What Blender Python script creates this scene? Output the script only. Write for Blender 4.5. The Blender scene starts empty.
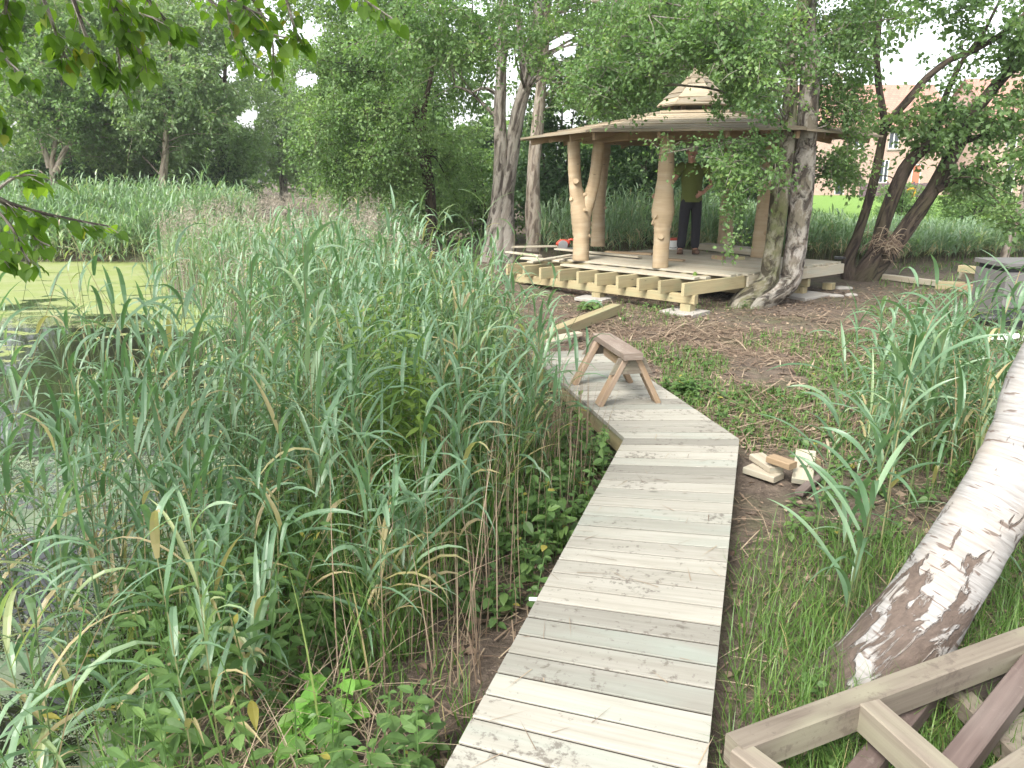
import bpy, math, random
import numpy as np
from mathutils import Vector, Matrix

random.seed(7)
RNG = np.random.default_rng(11)
scene = bpy.context.scene
COL = scene.collection
PI = math.pi

# ------------------------------------------------------------------ camera
PITCH = math.radians(15.6)
FOC = 768.0
CZ = 1.84
cam_d = bpy.data.cameras.new('camera')
cam_d.sensor_width = 36.0
cam_d.lens = 36.0 * FOC / 1024.0
cam_d.clip_start = 0.05
cam_d.clip_end = 600
cam = bpy.data.objects.new('camera', cam_d)
COL.objects.link(cam)
cam.location = (0, 0, CZ)
cam.rotation_euler = (PI / 2 - PITCH, 0, 0)
scene.camera = cam


def at(px, py, z):
    """point on the level z seen at photo pixel px, py"""
    u = (px - 512) / FOC
    v = (384 - py) / FOC
    d = (u, math.cos(PITCH) + v * math.sin(PITCH), -math.sin(PITCH) + v * math.cos(PITCH))
    t = (z - CZ) / d[2]
    return np.array([d[0] * t, d[1] * t, z])


def pt(px, py, Y):
    """point at the distance Y in front of the photographer seen at photo pixel px, py"""
    u = (px - 512) / FOC
    v = (384 - py) / FOC
    d = (u, math.cos(PITCH) + v * math.sin(PITCH), -math.sin(PITCH) + v * math.cos(PITCH))
    t = Y / d[1]
    return np.array([d[0] * t, Y, CZ + d[2] * t])


def project(P):
    P = np.atleast_2d(P)
    z = P[:, 2] - CZ
    dep = P[:, 1] * math.cos(PITCH) - z * math.sin(PITCH)
    up = P[:, 1] * math.sin(PITCH) + z * math.cos(PITCH)
    dep = np.where(dep < 0.05, 0.05, dep)
    return 512 + FOC * P[:, 0] / dep, 384 - FOC * up / dep


# ------------------------------------------------------------------ mesh builder
class MB:
    def __init__(self):
        self.v = []; self.uv = []; self.groups = []; self.n = 0

    def add(self, verts, faces, uv=None, rnd=0.5, mat=0):
        verts = np.asarray(verts, dtype=np.float64).reshape(-1, 3)
        faces = np.asarray(faces, dtype=np.int64)
        if uv is None:
            uv = np.zeros((len(verts), 2))
        self.v.append(verts); self.uv.append(np.asarray(uv, dtype=np.float64).reshape(-1, 2))
        m = len(faces)
        r = np.broadcast_to(np.asarray(rnd, dtype=np.float64), (m,)).copy()
        mt = np.broadcast_to(np.asarray(mat, dtype=np.int64), (m,)).copy()
        self.groups.append((faces + self.n, r, mt))
        self.n += len(verts)

    def build(self, name, mats, parent=None, origin=None, smooth=False):
        v = np.concatenate(self.v); uv = np.concatenate(self.uv)
        if origin is not None:
            v = v - np.asarray(origin, dtype=np.float64)
        me = bpy.data.meshes.new(name)
        me.vertices.add(len(v))
        me.vertices.foreach_set('co', v.astype(np.float32).ravel())
        idx = np.concatenate([g[0].ravel() for g in self.groups])
        tot = np.concatenate([np.full(len(g[0]), g[0].shape[1], dtype=np.int64) for g in self.groups])
        start = np.concatenate([[0], np.cumsum(tot)[:-1]])
        me.loops.add(len(idx))
        me.loops.foreach_set('vertex_index', idx.astype(np.int32))
        me.polygons.add(len(tot))
        me.polygons.foreach_set('loop_start', start.astype(np.int32))
        me.polygons.foreach_set('material_index', np.concatenate([g[2] for g in self.groups]).astype(np.int32))
        me.polygons.foreach_set('use_smooth', np.full(len(tot), bool(smooth)))
        me.update(calc_edges=True)
        ul = me.uv_layers.new(name='UVMap')
        ul.data.foreach_set('uv', uv[idx].astype(np.float32).ravel())
        a = me.attributes.new('rnd', 'FLOAT', 'FACE')
        a.data.foreach_set('value', np.concatenate([g[1] for g in self.groups]).astype(np.float32))
        if not isinstance(mats, (list, tuple)):
            mats = [mats]
        for m in mats:
            me.materials.append(m)
        o = bpy.data.objects.new(name, me)
        COL.objects.link(o)
        if parent is not None:
            o.parent = parent
        elif origin is not None:
            o.location = origin
        return o


def tag(o, label=None, cat=None, group=None, kind=None):
    if label: o['label'] = label
    if cat: o['category'] = cat
    if group: o['group'] = group
    if kind: o['kind'] = kind
    return o


def empty(name, loc, label, cat, group=None):
    o = bpy.data.objects.new(name, None)
    o.empty_display_size = 0.1
    COL.objects.link(o)
    o.location = [float(c) for c in loc]
    return tag(o, label, cat, group)


def unit(v):
    v = np.asarray(v, dtype=np.float64)
    return v / max(1e-9, np.linalg.norm(v))


def beam(mb, p0, p1, w, h, up=(0, 0, 1), ch=0.004, mat=0, rnd=None, ends=(None, None)):
    """chamfered timber from p0 to p1 (centre line), w across, h along up"""
    p0 = np.asarray(p0, float); p1 = np.asarray(p1, float)
    d = unit(p1 - p0); L = np.linalg.norm(p1 - p0)
    s = unit(np.cross(d, up)); u = np.cross(s, d)
    a, b = w / 2, h / 2; c = min(ch, a * .6, b * .6)
    prof = [(-a + c, -b), (a - c, -b), (a, -b + c), (a, b - c), (a - c, b), (-a + c, b), (-a, b - c), (-a, -b + c)]
    per = np.cumsum([0] + [math.dist(prof[i], prof[(i + 1) % 8]) for i in range(7)])
    ou, ov = random.random() * 20, random.random() * 20
    V, U = [], []
    for k, p in enumerate((p0, p1)):
        e = ends[k]
        for j, (x, y) in enumerate(prof):
            off = (d * (e * x)) if e else 0     # skewed cut across the width
            V.append(p + s * x + u * y + off); U.append((ou + k * L, ov + per[j]))
    F = [(i, (i + 1) % 8, 8 + (i + 1) % 8, 8 + i) for i in range(8)]
    r = random.random() if rnd is None else rnd
    mb.add(V, [f[::-1] for f in F], U, r, mat)
    # end caps: own verts with compact uv so the end grain differs
    V2 = V[:8] + V[8:]
    U2 = [(ou + x * .25, ov + 7 + y * 6) for x, y in prof] * 2
    mb.add(V2, [[0, 1, 2, 3, 4, 5, 6, 7], [15, 14, 13, 12, 11, 10, 9, 8]], U2, r, mat)


def catmull(P, R, n):
    P = np.asarray(P, float); R = np.asarray(R, float)
    if len(P) == 2:
        t = np.linspace(0, 1, n)[:, None]
        return P[0] * (1 - t) + P[1] * t, R[0] * (1 - t[:, 0]) + R[1] * t[:, 0]
    Q = np.vstack([2 * P[0] - P[1], P, 2 * P[-1] - P[-2]])
    seg = len(P) - 1
    out, ro = [], []
    for k in np.linspace(0, seg - 1e-6, n):
        i = int(k); t = k - i
        a, b, c, d = Q[i], Q[i + 1], Q[i + 2], Q[i + 3]
        out.append(.5 * ((2 * b) + (-a + c) * t + (2 * a - 5 * b + 4 * c - d) * t * t + (-a + 3 * b - 3 * c + d) * t ** 3))
        ro.append(R[i] * (1 - t) + R[i + 1] * t)
    return np.array(out), np.array(ro)


def tube(mb, P, R, n=14, sides=8, rough=0.0, mat=0, rng=None, cap=True, lobes=0.0, v0=0.0):
    P, R = catmull(P, R, n)
    rng = rng or RNG
    T = np.gradient(P, axis=0)
    T /= np.linalg.norm(T, axis=1)[:, None]
    ref = np.array([1., 0, 0]) if abs(T[0][0]) < .8 else np.array([0, 1., 0])
    A = unit(np.cross(T[0], ref)); V = []; U = []
    ph = rng.random(4) * 6.28
    ln = np.concatenate([[0], np.cumsum(np.linalg.norm(np.diff(P, axis=0), axis=1))])
    ang = np.linspace(0, 2 * PI, sides + 1)
    for i in range(n):
        A = unit(A - T[i] * np.dot(A, T[i])); B = np.cross(T[i], A)
        rr = R[i] * (1 + rough * (np.sin(3 * ang + ph[0] + ln[i] * 2.1) * .5 + np.sin(2 * ang + ph[1] - ln[i] * 3.3) * .5)
                     + lobes * np.clip(1 - ln[i] / (7 * R[0] + .01), 0, 1) ** 2 * (np.sin(4 * ang + ph[2]) + .6 * np.sin(7 * ang + ph[3])))
        if rough:
            jit = rng.normal(0, rough * .25, sides) * R[i]
            rr = rr + np.append(jit, jit[0])
        V.append(P[i] + np.outer(rr * np.cos(ang), A) + np.outer(rr * np.sin(ang), B))
        U.append(np.stack([ang * R[i] , np.full(sides + 1, v0 + ln[i])], 1))
    V = np.concatenate(V); U = np.concatenate(U)
    i, j = np.meshgrid(np.arange(n - 1), np.arange(sides), indexing='ij')
    a = (i * (sides + 1) + j).ravel()
    F = np.stack([a, a + 1, a + sides + 2, a + sides + 1], 1)
    mb.add(V, F, U, rng.random(), mat)
    if cap:
        c = len(V)
        for k, base in ((0, 0), (1, (n - 1) * (sides + 1))):
            ring = V[base:base + sides]
            f = list(range(sides)) if k else list(range(sides))[::-1]
            mb.add(ring, [f], U[base:base + sides], .5, mat)


# ------------------------------------------------------------------ materials
def mat_new(name):
    m = bpy.data.materials.new(name); m.use_nodes = True
    nt = m.node_tree; nt.nodes.clear()
    return m, nt


class N:
    """small node-graph helper"""
    def __init__(self, nt): self.nt = nt
    def __call__(self, typ, **kw):
        n = self.nt.nodes.new(typ)
        ins = kw.pop('ins', {})
        for k, v in kw.items(): setattr(n, k, v)
        for k, v in ins.items():
            if isinstance(v, bpy.types.NodeSocket): self.nt.links.new(v, n.inputs[k])
            else: n.inputs[k].default_value = v
        return n
    def math(self, op, a, b=0.0, clamp=False):
        n = self.nt.nodes.new('ShaderNodeMath'); n.operation = op; n.use_clamp = clamp
        for i, v in enumerate((a, b)):
            if isinstance(v, bpy.types.NodeSocket): self.nt.links.new(v, n.inputs[i])
            else: n.inputs[i].default_value = v
        return n.outputs[0]
    def mix(self, f, a, b, blend='MIX'):
        n = self.nt.nodes.new('ShaderNodeMix'); n.data_type = 'RGBA'; n.blend_type = blend
        for s, v in ((n.inputs[0], f), (n.inputs[6], a), (n.inputs[7], b)):
            if isinstance(v, bpy.types.NodeSocket): self.nt.links.new(v, s)
            elif s == n.inputs[0]: s.default_value = v
            else: s.default_value = (*v, 1) if len(v) == 3 else v
        return n.outputs[2]
    def ramp(self, f, stops, interp='LINEAR'):
        n = self.nt.nodes.new('ShaderNodeValToRGB'); n.color_ramp.interpolation = interp
        e = n.color_ramp.elements
        while len(e) < len(stops): e.new(0.5)
        for k, (p, c) in enumerate(stops):
            e[k].position = p
            e[k].color = (*c, 1) if not isinstance(c, (int, float)) else (c, c, c, 1)
        self.nt.links.new(f, n.inputs[0])
        return n.outputs[0]
    def noise(self, vec, scale, detail=4, rough=.55, dist=0.0):
        n = self('ShaderNodeTexNoise', ins={'Vector': vec, 'Scale': scale, 'Detail': detail, 'Roughness': rough, 'Distortion': dist})
        return n.outputs['Fac']
    def mapping(self, vec, scale=(1, 1, 1), loc=(0, 0, 0), rot=(0, 0, 0)):
        return self('ShaderNodeMapping', ins={'Vector': vec, 'Scale': scale, 'Location': loc, 'Rotation': rot}).outputs[0]
    def out(self, sh):
        o = self.nt.nodes.new('ShaderNodeOutputMaterial'); self.nt.links.new(sh, o.inputs[0]); return o
    def attr(self, name):
        return self('ShaderNodeAttribute', attribute_name=name).outputs['Fac']
    def bump(self, h, strength=.5, dist=.01):
        return self('ShaderNodeBump', ins={'Height': h, 'Strength': strength, 'Distance': dist}).outputs[0]


def principled(n, color, rough=.7, normal=None, spec=.4, **kw):
    ins = {'Base Color': color if isinstance(color, bpy.types.NodeSocket) else (*color, 1), 'Roughness': rough, 'Specular IOR Level': spec}
    if normal is not None: ins['Normal'] = normal
    ins.update(kw)
    return n('ShaderNodeBsdfPrincipled', ins=ins).outputs[0]


def leaf_mat(name, stops, trans=.35, rough=.45, spec=.35, tmul=(1.1, 1.25, .5)):
    m, nt = mat_new(name); n = N(nt)
    r = n.attr('rnd')
    c = n.ramp(r, stops)
    p = principled(n, c, rough, spec=spec)
    tc = n.mix(1.0, c, tmul, 'MULTIPLY')
    t = n('ShaderNodeBsdfTranslucent', ins={'Color': tc}).outputs[0]
    s = n('ShaderNodeMixShader', ins={0: trans, 1: p, 2: t}).outputs[0]
    n.out(s)
    return m


def wood_mat(name, base, dark, tint=None, tint_amt=0.0, grain=1.0, rough=.75, speck=None, speck_amt=0.0, var=.5, knots=True, board_tint=False):
    m, nt = mat_new(name); n = N(nt)
    uv = n('ShaderNodeTexCoord').outputs['UV']
    r = n.attr('rnd')
    g1 = n.noise(n.mapping(uv, (1.6, 46, 1)), 1.0 * grain, 5, .6, .6)
    g2 = n.noise(n.mapping(uv, (.9, 9, 1), (3, 1, 0)), 1.3, 4, .6, 1.0)
    gm = n.math('ADD', n.math('MULTIPLY', g1, .55), n.math('MULTIPLY', g2, .45))
    f = n.ramp(gm, [(.34, 1), (.62, 0)])
    c = n.mix(n.math('MULTIPLY', f, .75), base, dark)
    # board to board variation
    b = n.math('ADD', n.math('MULTIPLY', r, var), 1 - var * .55)
    bc = n('ShaderNodeCombineColor', ins={0: b, 1: b, 2: b}).outputs[0]
    c = n.mix(1.0, c, bc, 'MULTIPLY')
    if tint is not None:
        tf = n.noise(n.mapping(uv, (1.2, 5, 1), (9, 4, 0)), 1.6, 3, .5)
        tf = n.ramp(tf, [(.47, 0), (.66, 1)])
        if board_tint:   # only some boards carry the greenish preservative
            tf = n.math('MULTIPLY', n.ramp(tf, [(0, .25), (1, 1)]), n.ramp(n.math('FRACT', n.math('MULTIPLY', r, 7.31)), [(.45, .12), (.8, 1.3)]))
        c = n.mix(n.math('MULTIPLY', tf, tint_amt), c, tint)
    if knots:
        vo = n('ShaderNodeTexVoronoi', ins={'Vector': n.mapping(uv, (3.0, 7.5, 1)), 'Scale': 1.0, 'Randomness': 1.0})
        kf = n.ramp(vo.outputs['Distance'], [(.045, 1), (.10, 0)])
        c = n.mix(n.math('MULTIPLY', kf, .65), c, tuple(x * .4 for x in dark))
    if speck is not None:
        sn = n.noise(uv, 26, 5, .7)
        big = n.noise(uv, 2.6, 3, .6)
        sf = n.ramp(n.math('ADD', n.math('MULTIPLY', sn, .6), n.math('MULTIPLY', big, .4)), [(.555, 0), (.61, 1)])
        c = n.mix(n.math('MULTIPLY', sf, speck_amt), c, speck)
    nb = n.bump(n.math('ADD', gm, n.math('MULTIPLY', n.noise(uv, 60, 3), .3)), .35, .004)
    n.out(principled(n, c, rough, nb, spec=.3))
    return m


def simple_mat(name, color, rough=.7, scale=20, var=.25, bump=.2, metal=0.0, spec=.4):
    m, nt = mat_new(name); n = N(nt)
    oc = n('ShaderNodeTexCoord').outputs['Object']
    f = n.noise(oc, scale, 4, .6)
    c = n.mix(f, tuple(x * (1 - var) for x in color), tuple(min(1, x * (1 + var)) for x in color))
    n.out(principled(n, c, rough, n.bump(f, bump, .01), spec=spec, Metallic=metal))
    return m


def bark_mat(name, base, dark, moss=None, moss_amt=0.0, pale=None, pale_amt=0., vscale=2.2):
    m, nt = mat_new(name); n = N(nt)
    tc = n('ShaderNodeTexCoord')
    uv = tc.outputs['UV']; oc = tc.outputs['Object']
    f = n.noise(n.mapping(uv, (11 if vscale < 4 else 8, vscale, 1)), 1.0, 6, .62, .7)
    g = n.noise(n.mapping(uv, (38, 9, 1)), 1.0, 5, .65, .3)
    f2 = n.noise(oc, 2.2, 4, .6)
    c = n.mix(n.ramp(g, [(.3, 0), (.7, 1)]), tuple(x * .7 for x in base), tuple(min(1, x * 1.25) for x in base))
    if pale is not None:
        pf = n.ramp(n.noise(n.mapping(uv, (7, 1.5 if vscale < 4 else 4, 1), (2, 5, 0)), 1.0, 6, .68), [(.47, 0), (.53, 1)])
        c = n.mix(n.math('MULTIPLY', pf, pale_amt), c, pale)
    if moss is not None:
        mf = n.ramp(f2, [(.42, 0), (.6, 1)])
        c = n.mix(n.math('MULTIPLY', mf, moss_amt), c, moss)
    fis = n.ramp(f, [(.40, 1), (.50, 0)])
    c = n.mix(n.math('MULTIPLY', fis, .9), c, dark)
    sep = n('ShaderNodeSeparateXYZ', ins={0: uv})
    h = n.math('ADD', n.math('MULTIPLY', n.ramp(f, [(.36, 0), (.52, 1)]), 1.0), n.math('MULTIPLY', g, .5))
    n.out(principled(n, c, .9, n.bump(h, .8, .03), spec=.15))
    return m


def birch_mat():
    m, nt = mat_new('birch_bark'); n = N(nt)
    tc = n('ShaderNodeTexCoord')
    uv = tc.outputs['UV']; oc = tc.outputs['Object']
    sep = n('ShaderNodeSeparateXYZ', ins={0: uv})
    hgt = sep.outputs[1]                       # metres up the stem
    # pale papery bark with fine horizontal lines
    l = n.noise(n.mapping(uv, (5, 60, 1)), 1.0, 5, .65, .5)
    cl = n.noise(uv, 5, 4, .6)
    white = n.mix(n.ramp(l, [(.35, 0), (.6, 1)]), (.19, .178, .166), (.315, .305, .292))
    white = n.mix(n.math('MULTIPLY', n.ramp(cl, [(.45, 0), (.66, 1)]), .7), white, (.30, .26, .22))
    lent = n.ramp(n.noise(n.mapping(uv, (7, 46, 1), (4, 8, 0)), 1.0, 3, .5), [(.61, 0), (.65, 1)])
    white = n.mix(n.math('MULTIPLY', lent, .8), white, (.10, .07, .055))
    # corky fissured patches, thick at the foot and dying out up the stem
    p1 = n.noise(n.mapping(uv, (17, 6.5, 1), (1, 2, 0)), 1.0, 5, .6, .6)
    p1 = n.math('ADD', n.math('MULTIPLY', p1, .72), n.math('MULTIPLY', n.noise(n.mapping(uv, (6, 2.2, 1), (7, 3, 0)), 1.0, 3, .5), .28))
    bias = n.ramp(n.math('MULTIPLY', hgt, 1.0), [(.0, .19), (.36, .155), (.58, .115), (.8, .055), (1.0, .025)])
    pf = n.ramp(n.math('ADD', p1, bias), [(.625, 0), (.66, 1)])
    cork_n = n.noise(n.mapping(uv, (40, 22, 1)), 1.0, 5, .7)
    cork = n.mix(cork_n, (.03, .022, .018), (.17, .13, .105))
    c = n.mix(pf, white, cork)
    hh = n.math('SUBTRACT', n.math('MULTIPLY', l, .25), n.math('MULTIPLY', pf, n.math('SUBTRACT', 1.1, n.math('MULTIPLY', cork_n, .9))))
    n.out(principled(n, c, .8, n.bump(hh, .9, .012), spec=.25))
    return m


M = {}
M['leaf_birch'] = leaf_mat('birch_foliage', [(0, (.085, .15, .065)), (.45, (.14, .235, .09)), (.85, (.20, .31, .115)), (1, (.30, .36, .12))], trans=.5)
M['leaf_alder'] = leaf_mat('alder_foliage', [(0, (.095, .16, .07)), (.5, (.165, .265, .105)), (1, (.265, .365, .14))], trans=.5)
M['leaf_willow'] = leaf_mat('willow_foliage', [(0, (.14, .20, .10)), (.5, (.22, .315, .16)), (1, (.32, .41, .21))], trans=.5)
M['leaf_lime'] = leaf_mat('lime_foliage', [(0, (.08, .155, .025)), (.6, (.135, .24, .04)), (.94, (.21, .32, .06)), (1, (.27, .24, .05))], trans=.68, tmul=(1.25, 1.35, .5))
M['leaf_bush'] = leaf_mat('bush_foliage', [(0, (.04, .08, .036)), (.5, (.08, .15, .065)), (1, (.14, .22, .09))], trans=.42)
M['leaf_weed'] = leaf_mat('weed_foliage', [(0, (.065, .125, .04)), (.5, (.11, .195, .06)), (.9, (.165, .26, .08)), (1, (.34, .30, .07))], trans=.4)
M['leaf_bright'] = leaf_mat('bright_weed_foliage', [(0, (.13, .29, .055)), (1, (.2, .39, .075))], trans=.4)
M['leaf_gold'] = leaf_mat('yellow_weed_foliage', [(0, (.13, .22, .05)), (1, (.23, .32, .07))], trans=.4)
M['reed_leaf'] = leaf_mat('reed_leaf', [(0, (.05, .105, .05)), (.35, (.105, .19, .095)), (.6, (.15, .25, .145)), (.82, (.235, .335, .20)), (.92, (.28, .36, .17)), (.955, (.40, .34, .17)), (1, (.46, .37, .22))],
                          trans=.38, rough=.38, spec=.6, tmul=(1.1, 1.3, .6))
M['reed_light'] = leaf_mat('light_reed_leaf', [(0, (.11, .18, .10)), (.45, (.18, .275, .155)), (.80, (.25, .355, .21)), (.92, (.33, .40, .21)), (1, (.46, .38, .27))],
                          trans=.4, rough=.38, spec=.55, tmul=(1.1, 1.3, .6))
M['reed_stem'] = leaf_mat('reed_stem', [(0, (.10, .14, .055)), (.6, (.16, .19, .08)), (.8, (.33, .27, .15)), (1, (.30, .20, .12))], trans=.1)
M['reed_plume'] = leaf_mat('reed_plume', [(0, (.27, .235, .19)), (1, (.45, .40, .33))], trans=.3, rough=.8, spec=.1, tmul=(1, 1, .9))
M['grass'] = leaf_mat('grass_blade', [(0, (.06, .12, .025)), (.6, (.10, .19, .04)), (.9, (.17, .25, .06)), (1, (.35, .29, .14))], trans=.3)
M['straw'] = leaf_mat('dead_straw', [(0, (.11, .075, .055)), (.5, (.24, .175, .125)), (1, (.42, .34, .24))], trans=.1, rough=.8, spec=.15)
M['new_wood'] = wood_mat('pale_treated_timber', (.39, .345, .265), (.26, .22, .155), tint=(.31, .33, .27), tint_amt=.5, speck=(.47, .44, .38), speck_amt=.35, var=.24)
M['walk_wood'] = wood_mat('walkway_timber', (.298, .282, .242), (.20, .184, .148), tint=(.255, .29, .25), tint_amt=.5, board_tint=True, speck=(.10, .085, .07), speck_amt=.75, var=.5)
M['beam_wood'] = wood_mat('yellow_green_timber', (.34, .285, .165), (.23, .185, .10), tint=(.26, .28, .165), tint_amt=.5, var=.3)
M['log_wood'] = wood_mat('peeled_log', (.37, .285, .18), (.27, .195, .115), tint=(.41, .335, .235), tint_amt=.5, var=.15, grain=.7)
M['roof_wood'] = wood_mat('roof_boards', (.36, .295, .21), (.21, .17, .115), tint=(.29, .27, .22), tint_amt=.5, var=.75)
M['under_wood'] = wood_mat('rafter_timber', (.33, .24, .15), (.23, .16, .09), var=.3)
M['horse_wood'] = wood_mat('worn_sawhorse_timber', (.33, .235, .15), (.21, .14, .09), tint=(.33, .265, .225), tint_amt=.6, var=.25)
M['horse_top'] = wood_mat('worn_pinkish_timber', (.25, .195, .155), (.16, .12, .095), tint=(.31, .27, .23), tint_amt=.5, speck=(.38, .34, .30), speck_amt=.5, var=.2)
M['grey_wood'] = wood_mat('weathered_timber', (.21, .18, .14), (.10, .078, .06), tint=(.225, .215, .15), tint_amt=.65, speck=(.08, .06, .05), speck_amt=.5, var=.3)
M['brown_wood'] = wood_mat('weathered_brown_timber', (.125, .092, .08), (.06, .042, .036), tint=(.18, .15, .13), tint_amt=.5, speck=(.3, .26, .22), speck_amt=.2, var=.35)
M['birch'] = birch_mat()
M['bark_grey'] = bark_mat('grey_bark', (.22, .185, .155), (.05, .04, .033), moss=(.10, .105, .05), moss_amt=.35, pale=(.42, .39, .35), pale_amt=.75, vscale=4.5)
M['bark_moss'] = bark_mat('mossy_bark', (.17, .15, .10), (.05, .042, .03), moss=(.115, .13, .05), moss_amt=.8, pale=(.38, .35, .30), pale_amt=.5, vscale=4.5)
M['bark_brown'] = bark_mat('brown_bark', (.29, .25, .215), (.075, .06, .05), moss=(.14, .13, .08), moss_amt=.2, pale=(.42, .38, .33), pale_amt=.8)
M['bark_dark'] = bark_mat('dark_bark', (.085, .065, .05), (.03, .023, .02), moss=(.07, .07, .03), moss_amt=.4)
M['bark_pale'] = bark_mat('pale_bark', (.40, .33, .26), (.18, .14, .11), pale=(.5, .44, .38), pale_amt=.5)
M['joint_shade'] = simple_mat('joint_shade', (.035, .028, .022), .95, 40, .3, .3, spec=.1)
M['clod'] = simple_mat('soil_clod', (.10, .077, .06), .95, 60, .35, .6, spec=.1)
M['concrete'] = simple_mat('concrete', (.30, .28, .25), .9, 18, .2, .3)
M['red'] = simple_mat('red_plastic', (.40, .06, .035), .4, 8, .15, .05)
M['orange'] = simple_mat('orange_plastic', (.45, .12, .03), .4, 8, .15, .05)
M['black'] = simple_mat('black_plastic', (.02, .02, .022), .45, 20, .3, .1)
M['white'] = simple_mat('white_plastic', (.72, .72, .70), .45, 10, .08, .05)
M['grey'] = simple_mat('grey_plastic', (.14, .135, .13), .6, 9, .15, .1)
M['steel'] = simple_mat('dull_steel', (.45, .45, .46), .35, 30, .15, .05, metal=.9)
M['skin'] = simple_mat('skin', (.46, .25, .18), .55, 14, .12, .05)
M['shirt'] = simple_mat('olive_green_cloth', (.105, .13, .03), .9, 30, .2, .4)
M['trousers'] = simple_mat('black_cloth', (.016, .016, .021), .9, 30, .3, .4)
M['hair'] = simple_mat('grey_hair', (.36, .34, .32), .7, 60, .3, .6)
M['boots'] = simple_mat('brown_boots', (.10, .055, .035), .6, 30, .2, .2)
M['wire'] = simple_mat('dark_wire', (.02, .02, .02), .5, 20, .1, .0)

# ------------------------------------------------------------------ terrain
SY = np.array([-6, 1.0, 2.5, 3.5, 5.0, 6.5, 8, 10, 12, 14, 17, 20, 24, 40.])
SX = np.array([-.95, -.95, -1.1, -1.15, -1.0, -1.3, -2.1, -3.2, -4.6, -6.0, -7.3, -8, -9, -12.])


def sstep(a, b, x):
    t = np.clip((x - a) / (b - a), 0, 1)
    return t * t * (3 - 2 * t)


def fnoise(x, y, s, seed=0):
    r = np.random.default_rng(seed)
    z = 0
    for k in range(5):
        a = r.random() * 6.28; f = s * (1.0 + .6 * k); p = r.random() * 6.28
        z = z + np.sin((x * math.cos(a) + y * math.sin(a)) * f + p + 1.3 * np.sin((y * math.cos(a) - x * math.sin(a)) * f * .7 + p)) / (1 + .5 * k)
    return z / 3.0


def water_amt(x, y):
    d = np.interp(y, SY, SX) - x + .25 * fnoise(x, y, 1.1, 3)
    w = sstep(-.55, 1.3, d)
    w = w * (1 - sstep(17.6, 19.4, y + .6 * fnoise(x, y, .7, 4))) * sstep(-19, -16.5, x)
    return w


def gz(x, y):
    x = np.asarray(x, float); y = np.asarray(y, float)
    z = -.75 * water_amt(x, y)
    z = z + .27 * np.exp(-(((x + .4) / 1.5) ** 2 + ((y - 13.2) / 1.7) ** 2))
    land = 1 - water_amt(x, y)
    z = z + land * (.035 * fnoise(x, y, 1.7, 5) + .018 * fnoise(x, y, 5.1, 6))
    # trough beside the walkway on the pond side
    z = z - .10 * np.exp(-((x - np.interp(y, [1, 4.77, 7.2], [-.65, .5, .02])) / .35) ** 2) * sstep(8.3, 7, y)
    z = np.where(np.hypot(x - 2.5, y - 4.5) < 4, z - .02, z)
    return z


def ground_material():
    m, nt = mat_new('soil'); n = N(nt)
    pos = n('ShaderNodeNewGeometry').outputs['Position']
    f1 = n.noise(pos, 1.1, 5, .6)
    f2 = n.noise(pos, 9, 6, .65)
    f3 = n.noise(pos, 42, 5, .7)
    c = n.mix(n.ramp(f2, [(.3, 0), (.7, 1)]), (.068, .052, .042), (.165, .13, .10))
    c = n.mix(n.math('MULTIPLY', n.ramp(f3, [(.55, 0), (.68, 1)]), .55), c, (.30, .235, .18))
    g = n.math('MULTIPLY', n.ramp(f1, [(.47, 0), (.62, 1)]), n.ramp(f2, [(.35, .25), (.6, .8)]))
    c = n.mix(n.math('MULTIPLY', g, .55), c, (.075, .11, .035))
    h = n.math('ADD', n.math('MULTIPLY', f3, .5), f2)
    n.out(principled(n, c, .95, n.bump(h, 1.0, .04), spec=.15))
    return m


def grid_mesh(xs, ys, zf):
    X, Y = np.meshgrid(xs, ys, indexing='ij')
    Z = zf(X, Y)
    V = np.stack([X, Y, Z], -1).reshape(-1, 3)
    nx, ny = len(xs), len(ys)
    i, j = np.meshgrid(np.arange(nx - 1), np.arange(ny - 1), indexing='ij')
    a = (i * ny + j).ravel()
    return V, np.stack([a, a + ny, a + ny + 1, a + 1], 1)


xs = np.concatenate([[-120, -80, -45, -30, -24], np.arange(-20, -6, .35), np.arange(-6, 7, .09), np.arange(7, 16, .4), [18, 24, 34, 60, 120]])
ys = np.concatenate([[-60, -20, -8], np.arange(-4, 16, .09), np.arange(16, 26, .35), [28, 32, 40, 60, 120]])
mb = MB(); V, F = grid_mesh(xs, ys, gz); mb.add(V, F)
tag(mb.build('ground', ground_material(), smooth=True), kind='structure')


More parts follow.
